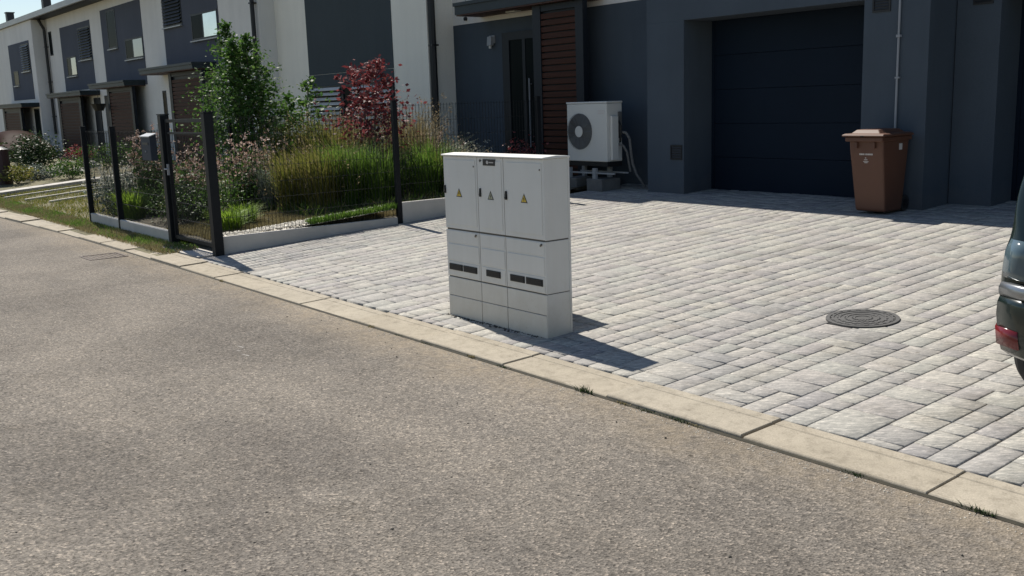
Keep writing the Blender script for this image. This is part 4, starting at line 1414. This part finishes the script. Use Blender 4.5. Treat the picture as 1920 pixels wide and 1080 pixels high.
def clump_grass(name, label, cat, x, y, h, r, n, m, heads=None, hn=0, lean=.5, w=.009, zb=None):
    h *= 1.18; n = int(n*1.5)
    zb = G(y)+.04 if zb is None else zb
    t = thing(name, label, cat)
    a = rng.uniform(0, 2*np.pi, n); q_ = r*.6*np.sqrt(rng.random(n))
    base = np.stack([x+np.cos(a)*q_, y+np.sin(a)*q_, np.full(n, zb)], 1)
    H = h*(.35+.75*rng.random(n)**.8)
    az = a + rng.normal(0, .5, n)
    ln = r*(.2+1.15*rng.random(n))
    dirv = np.stack([np.cos(az), np.sin(az), np.zeros(n)], 1)
    side = np.stack([-np.sin(az+.6), np.cos(az+.6), np.zeros(n)], 1)*w/2
    V = np.empty((n, 7, 3))
    for k, (f, g_, ww) in enumerate(((0, 0, 1), (.38, .12, 1), (.78, .45, .7))):
        c = base + dirv*(ln*g_)[:, None] + np.array([0, 0, 1])*(H*f)[:, None]
        V[:, 2*k] = c - side*ww; V[:, 2*k+1] = c + side*ww
    V[:, 6] = base + dirv*ln[:, None] + np.array([0, 0, 1])*(H*rng.uniform(.75, 1.05, n))[:, None]
    k = np.arange(n)[:, None]*7
    F = np.concatenate([k+[0, 1, 3], k+[0, 3, 2], k+[2, 3, 5], k+[2, 5, 4], k+[4, 5, 6]])
    stuff(mesh_np('blades', V.reshape(-1, 3), F, m, t))
    if heads is not None:
        idx = rng.integers(0, n, hn)
        top = V[idx, 6] + rng.normal(size=(hn, 3))*[.03, .03, .02]
        P = np.repeat(top, 7, 0) + rng.normal(size=(hn*7, 3))*[.012, .012, .045]
        stuff(leaves('seed_heads', P, .026, heads, t, flat=2.5))
    return t


def flower_plant(name, label, cat, x, y, h, r, n, stemm, headm, leafm, zb=None, hs=.036):
    """tall stems with small heads"""
    zb = G(y)+.04 if zb is None else zb
    t = thing(name, label, cat)
    sm = MB(); heads = []; lv = []
    for i in range(n):
        a = random.uniform(0, 6.28); q_ = r*.4*random.random()
        b0 = Vector((x+math.cos(a)*q_, y+math.sin(a)*q_, zb))
        H = h*random.uniform(.5, 1.0)
        tp = b0 + Vector((math.cos(a)*r*random.uniform(.1, .7), math.sin(a)*r*random.uniform(.1, .7), H))
        md = b0.lerp(tp, .5) + Vector((random.gauss(0, .03), random.gauss(0, .03), 0))
        sm.bar(b0, md, .0035, .003, n=3); sm.bar(md, tp, .003, .002, n=3)
        for k in range(random.randint(3, 6)):
            heads.append(np.array(b0.lerp(tp, random.uniform(.62, 1.0))) + rng.normal(size=3)*[.06, .06, .03])
        for k in range(26):
            lv.append(np.array(b0.lerp(tp, random.uniform(.02, .8))) + rng.normal(size=3)*.05)
    stuff(sm.build('stem', stemm, t))
    P = np.repeat(np.array(heads), 5, 0) + rng.normal(size=(len(heads)*5, 3))*.011
    stuff(leaves('flower_heads', P, hs, headm, t, flat=1))
    stuff(leaves('foliage', np.array(lv), .06, leafm, t))
    return t

gy_ = M['grass_y']; gg_ = M['grass_g']
for nm_, n_, h_, mt, lb in (('ground_cover', 9000, .30, M['grass_g'], 'mixed low green ground cover filling the planted bed'),
                           ('dry_ground_cover', 7000, .26, M['grass_dry'], 'dry straw-coloured undergrowth between the bed plants'),
                           ('dark_ground_cover', 7000, .22, M['leaf_dark'], 'dark low undergrowth in the planted bed')):
    P_ = scatter(-16.6, -12.0, 6.3, 10.2, n_, .03, lambda x, y: (.35+.65*(np.sin(x*2.3+n_)*np.sin(y*3.1+h_*9) > -.2))*((y > 7.1) | (x < -12.6)))
    stuff(tag(blades(nm_, P_, h_, .012, mt, 1.1, hv=.8), lb, 'ground cover'))
P_ = scatter(-16.8, -13.5, 7.9, 9.4, 1500, .05)
stuff(tag(blades('straw_stalks', P_, .98, .007, M['straw'], .3, hv=.5), 'thin straw stalks standing above the grasses at the back of the bed', 'grass'))
H_ = np.repeat(P_[::3] + np.stack([rng.normal(0, .06, 500), rng.normal(0, .06, 500), rng.uniform(.5, .95, 500)], 1), 6, 0)
stuff(tag(leaves('straw_seed_heads', H_ + rng.normal(size=H_.shape)*[.02, .02, .04], .028, M['straw'], None, 2.0), 'haze of pale seed heads above the back of the bed', 'grass'))
clump_grass('ornamental_grass', 'pale silvery grass tuft at the left end of the bed behind the side fence', 'ornamental grass', -14.55, 6.64, .62, .30, 420, M['leaf_silver'])
clump_grass('ornamental_grass', 'yellow-green grass clump right of the silvery tuft', 'ornamental grass', -13.75, 6.70, .80, .42, 900, gy_, M['straw'], 60)
clump_grass('ornamental_grass', 'tall yellow-green grass clump in the middle of the front bed', 'ornamental grass', -13.29, 6.90, .88, .45, 1000, gy_, M['straw'], 50)
clump_grass('ornamental_grass', 'green grass clump left of the red maple stem', 'ornamental grass', -13.2, 7.28, .90, .45, 1000, gg_, M['straw'], 40)
clump_grass('ornamental_grass', 'darker green grass clump against the fence post', 'ornamental grass', -12.95, 7.65, .80, .42, 800, gg_)
clump_grass('ornamental_grass', 'brownish seeded grass behind the silvery tuft', 'ornamental grass', -16.1, 7.8, 1.05, .50, 800, gy_, M['straw'], 240)
clump_grass('ornamental_grass', 'feathery grass with straw heads below the louvred window', 'ornamental grass', -15.5, 8.1, 1.12, .55, 900, gy_, M['straw'], 320)
clump_grass('ornamental_grass', 'feathery straw-headed grass at the left foot of the red maple', 'ornamental grass', -14.9, 8.3, 1.08, .50, 800, gy_, M['straw'], 280)
clump_grass('ornamental_grass', 'fresh green grass right of the fence post beside the cabinet', 'ornamental grass', -12.75, 8.4, .82, .45, 900, gg_)
clump_grass('ornamental_grass', 'yellow-green grass behind the left edge of the cabinet', 'ornamental grass', -12.95, 8.8, .66, .42, 900, gy_, M['straw'], 30)
clump_grass('ornamental_grass', 'tall golden grass in front of the cream wall beside the downpipe', 'ornamental grass', -14.7, 9.3, 1.15, .50, 900, M['grass_dry'], M['straw'], 380)
clump_grass('ornamental_grass', 'golden seeded grass under the tall golden grass', 'ornamental grass', -13.9, 8.9, .72, .5, 600, M['grass_dry'], M['pink'], 260)
clump_grass('ornamental_grass', 'lime green grass tuft behind the low front wall', 'ornamental grass', -15.75, 4.85, .42, .26, 420, M['leaf_lime'], w=.016)
clump_grass('ornamental_grass', 'bright lime tuft just right of the gate', 'ornamental grass', -12.75, 5.15, .30, .22, 380, M['leaf_lime'], w=.014)
clump_grass('ornamental_grass', 'small lime tuft behind the right gate post', 'ornamental grass', -13.2, 5.55, .30, .22, 300, M['leaf_lime'], w=.014)
flower_plant('flowering_perennial', 'pink-headed perennial right of the gate in front of the green tree', 'flowering plant', -14.9, 6.3, 1.30, .55, 60, M['leaf_mid'], M['pink'], M['leaf_mid'])
flower_plant('flowering_perennial', 'pink-headed perennial under the right side of the green tree', 'flowering plant', -15.5, 7.0, 1.10, .6, 55, M['leaf_mid'], M['pink'], M['leaf_dark'])
flower_plant('flowering_perennial', 'reddish perennial seen through the gate mesh', 'flowering plant', -14.6, 5.5, 1.10, .5, 60, M['leaf_mid'], M['pink'], M['leaf_mid'])
flower_plant('flowering_perennial', 'tall pale-headed perennial between second fence post and mailbox', 'flowering plant', -16.2, 5.3, 1.45, .42, 60, M['leaf_mid'], M['pink'], M['leaf_mid'])
flower_plant('flowering_perennial', 'pinkish perennial right behind the mailbox', 'flowering plant', -15.6, 5.6, 1.2, .45, 50, M['leaf_mid'], M['pink'], M['leaf_mid'])
flower_plant('flowering_perennial', 'greyish flowering plant behind the first fence panel', 'flowering plant', -17.4, 5.1, .85, .45, 50, M['leaf_mid'], M['whiteflower'], M['leaf_silver'])
flower_plant('flowering_perennial', 'bare silvery flowering twigs in front of the slate-blue wall', 'flowering plant', -13.75, 9.9, .85, .45, 22, M['bark'], M['whiteflower'], M['leaf_silver'])
bush('shrub', 'dark green shrub under the green tree behind the side fence', 'shrub', -16.3, 7.1, .55, .75, 1500, M['leaf_dark'])
bush('shrub', 'dark leafy shrub around the fence post foot', 'shrub', -13.1, 8.2, .55, .75, 1500, M['leaf_dark'])
bush('shrub', 'leafy green shrub behind the low wall left of the mailbox', 'shrub', -14.9, 5.2, .42, .72, 1300, M['leaf_mid'])
bush('shrub', 'dense green shrub behind the low wall below the mailbox', 'shrub', -14.2, 5.1, .45, .68, 1400, M['leaf_dark'])
bush('shrub', 'green shrub directly behind the gate', 'shrub', -13.6, 5.35, .45, .75, 1300, M['leaf_mid'])
bush('shrub', 'blue-green conifer shrub in front of the cream house', 'shrub', -18.6, 9.4, .6, 1.3, 1600, M['leaf_blue'], .05)
bush('shrub', 'red-leaved low shrub near the entrance door', 'shrub', -12.7, 10.1, .45, .85, 700, M['leaf_red'], .05)
bush('shrub', 'round dark green shrub at the far left beside the brown car', 'shrub', -28.9, 6.4, .85, 1.12, 3400, M['leaf_dark'], .07)
bush('shrub', 'low mixed green shrub between far edging and fence', 'shrub', -26.4, 6.7, .6, .55, 1200, M['leaf_mid'], .06)
bush('shrub', 'low yellow-green shrub at the left picture edge', 'shrub', -27.0, 5.6, .5, .45, 1000, M['grass_y'], .06)
bush('shrub', 'small reddish shrub behind the round dark shrub', 'shrub', -31.5, 8.3, .6, .6, 700, M['leaf_red'], .06)
bush('shrub', 'small silvery shrub beside the pale stones', 'shrub', -27.6, 6.2, .45, .42, 700, M['leaf_silver'], .06)
bush('shrub', 'green hedge plant at the foot of the middle white house', 'shrub', -29.2, 8.6, 1.2, .7, 1600, M['leaf_mid'], .07)
bush('shrub', 'dark green plant behind the first fence post', 'shrub', -19.0, 6.3, .7, .7, 1500, M['leaf_dark'], .05)
bush('shrub', 'silvery plant among the grass left of the first fence post', 'shrub', -18.3, 5.4, .45, .5, 900, M['leaf_silver'], .05)

def rock(label, x, y, r):
    me_v = []
    ico = MB()
    n1, n2 = 6, 9
    vs = [(x, y, G(y)+r*.75)]
    for i in range(1, n1):
        for j in range(n2):
            th, ph = math.pi*i/n1, 2*math.pi*j/n2
            q_ = r*random.uniform(.8, 1.15)
            vs.append((x+q_*math.sin(th)*math.cos(ph)*1.3, y+q_*math.sin(th)*math.sin(ph), G(y)+q_*math.cos(th)*.75))
    fs = [(0, 1+j, 1+(j+1) % n2) for j in range(n2)]
    for i in range(n1-2):
        for j in range(n2):
            a = 1+i*n2; fs.append((a+j, a+n2+j, a+n2+(j+1) % n2, a+(j+1) % n2))
    ico.add(vs, fs)
    tag(ico.build('boulder', M['stone']), label, 'stone')
rock('pale boulder lying right of the round dark shrub', -29.4, 7.2, .30)
rock('pale flat boulder nearest the far edging', -28.6, 7.5, .26)
rock('pale boulder left of the round dark shrub', -28.9, 5.6, .24)
rock('small pale stone farthest right among the far plants', -30.6, 8.4, .28)

# brown car far left
fc = thing('distant_car', 'brown car parked at the left picture edge behind the round shrub', 'car')
fx, fy_ = -39.6, 8.3
ringd = []
stx = [(-2.1, .45, .75, .78), (-1.9, .35, .88, .92), (-1.2, .3, .95, 1.38), (-.3, .3, .97, 1.46), (.6, .3, .97, 1.40), (1.2, .3, .95, .98), (1.9, .32, .88, .90), (2.15, .45, .70, .72)]
V = []
for (dx, zb, zt, zr) in stx:
    for (wy, z_) in ((-.80, zb), (-.87, (zb+zt)/2), (-.83, zt), (-.62, zr), (.62, zr), (.83, zt), (.87, (zb+zt)/2), (.80, zb)):
        V.append((fx+dx, fy_+wy, z_-.14))
F = [(k*8+i, k*8+(i+1) % 8, (k+1)*8+(i+1) % 8, (k+1)*8+i) for k in range(len(stx)-1) for i in range(8)]
F += [tuple(range(8)), tuple(range(8*(len(stx)-1), 8*len(stx)))]
mb = MB(); mb.add(V, F)
o = mb.build('body', M['carpaint2'], fc, smooth=True)
o.modifiers.new('s', 'SUBSURF').render_levels = 2
for dx in (-1.3, 1.3):
    for s_ in (-1, 1):
        w_ = MB().bar((fx+dx, fy_+s_*.70, .29), (fx+dx, fy_+s_*.84, .29), .26, n=20).build('wheel', M['tire'], fc)
        MB().bar((fx+dx, fy_+s_*.83, .29), (fx+dx, fy_+s_*.85, .29), .19, n=16).build('rim', M['rim'], w_)
q_ = MB(); q_.add([(fx-1.3, fy_-.82, .84), (fx+.85, fy_-.82, .84), (fx+.5, fy_-.70, 1.14), (fx-1.0, fy_-.70, 1.14)], [(0, 1, 2, 3)])
o = q_.build('side_window', M['glass'], fc); o.modifiers.new('s', 'SOLIDIFY').thickness = .03
# dark maroon bin at the very left edge
db = thing('litter_bin', 'dark maroon bin post cut by the left picture edge', 'bin')
MB().bar((-27.55, 5.35, .04), (-27.55, 5.35, .95), .26, .22, n=18).build('drum', surf('maroon_plastic', (.045, .018, .022), None, 3, .5), db)
MB().bar((-27.55, 5.35, .951), (-27.55, 5.35, 1.02), .25, .10, n=18).build('lid', M['black'], db)

# weeds rooted in the kerb joint
wl_ = [(-6.82, .05, 'small dry weed in the kerb joint left of the cabinet'), (-6.40, .03, 'flat weed in the kerb joint under the cabinet left door'),
       (-6.04, .035, 'short weed in the kerb joint under the cabinet middle'), (-5.45, .06, 'green weed tuft in the kerb joint before the cabinet corner'),
       (-5.10, .04, 'weed at the kerb stone joint below the cabinet corner'), (-4.30, .12, 'tallest spiky weed in the kerb joint near the cabinet shadow tip'),
       (-3.97, .05, 'low dark weed in the kerb joint right of the spiky weed'), (-3.78, .05, 'spreading weed strip in the kerb joint'),
       (-3.55, .06, 'bushy little weed in the kerb joint midway along the driveway'), (-3.42, .04, 'flat weed beside the bushy little weed'),
       (-2.46, .05, 'lone weed in the kerb joint on the right part of the driveway'), (-1.87, .08, 'upright weed at the kerb near the right picture edge'),
       (-9.88, .06, 'dark weed in the kerb joint between gate and cabinet')]
for i, (x_, h_, lb) in enumerate(wl_):
    n = 46 if h_ > .05 else 34
    sp = .03 + .012*(i % 3)
    P = np.stack([x_+rng.normal(0, sp*.8, n), np.full(n, 3.866)-np.abs(rng.normal(0, .008, n)), np.full(n, -.033)], 1)
    o = blades('kerb_weed', P, h_*.45, .006, M['leaf_dark'] if i % 3 else M['grass_dry'], 1.5)
    tag(o, lb, 'weed', 'weeds growing in the kerb joint')
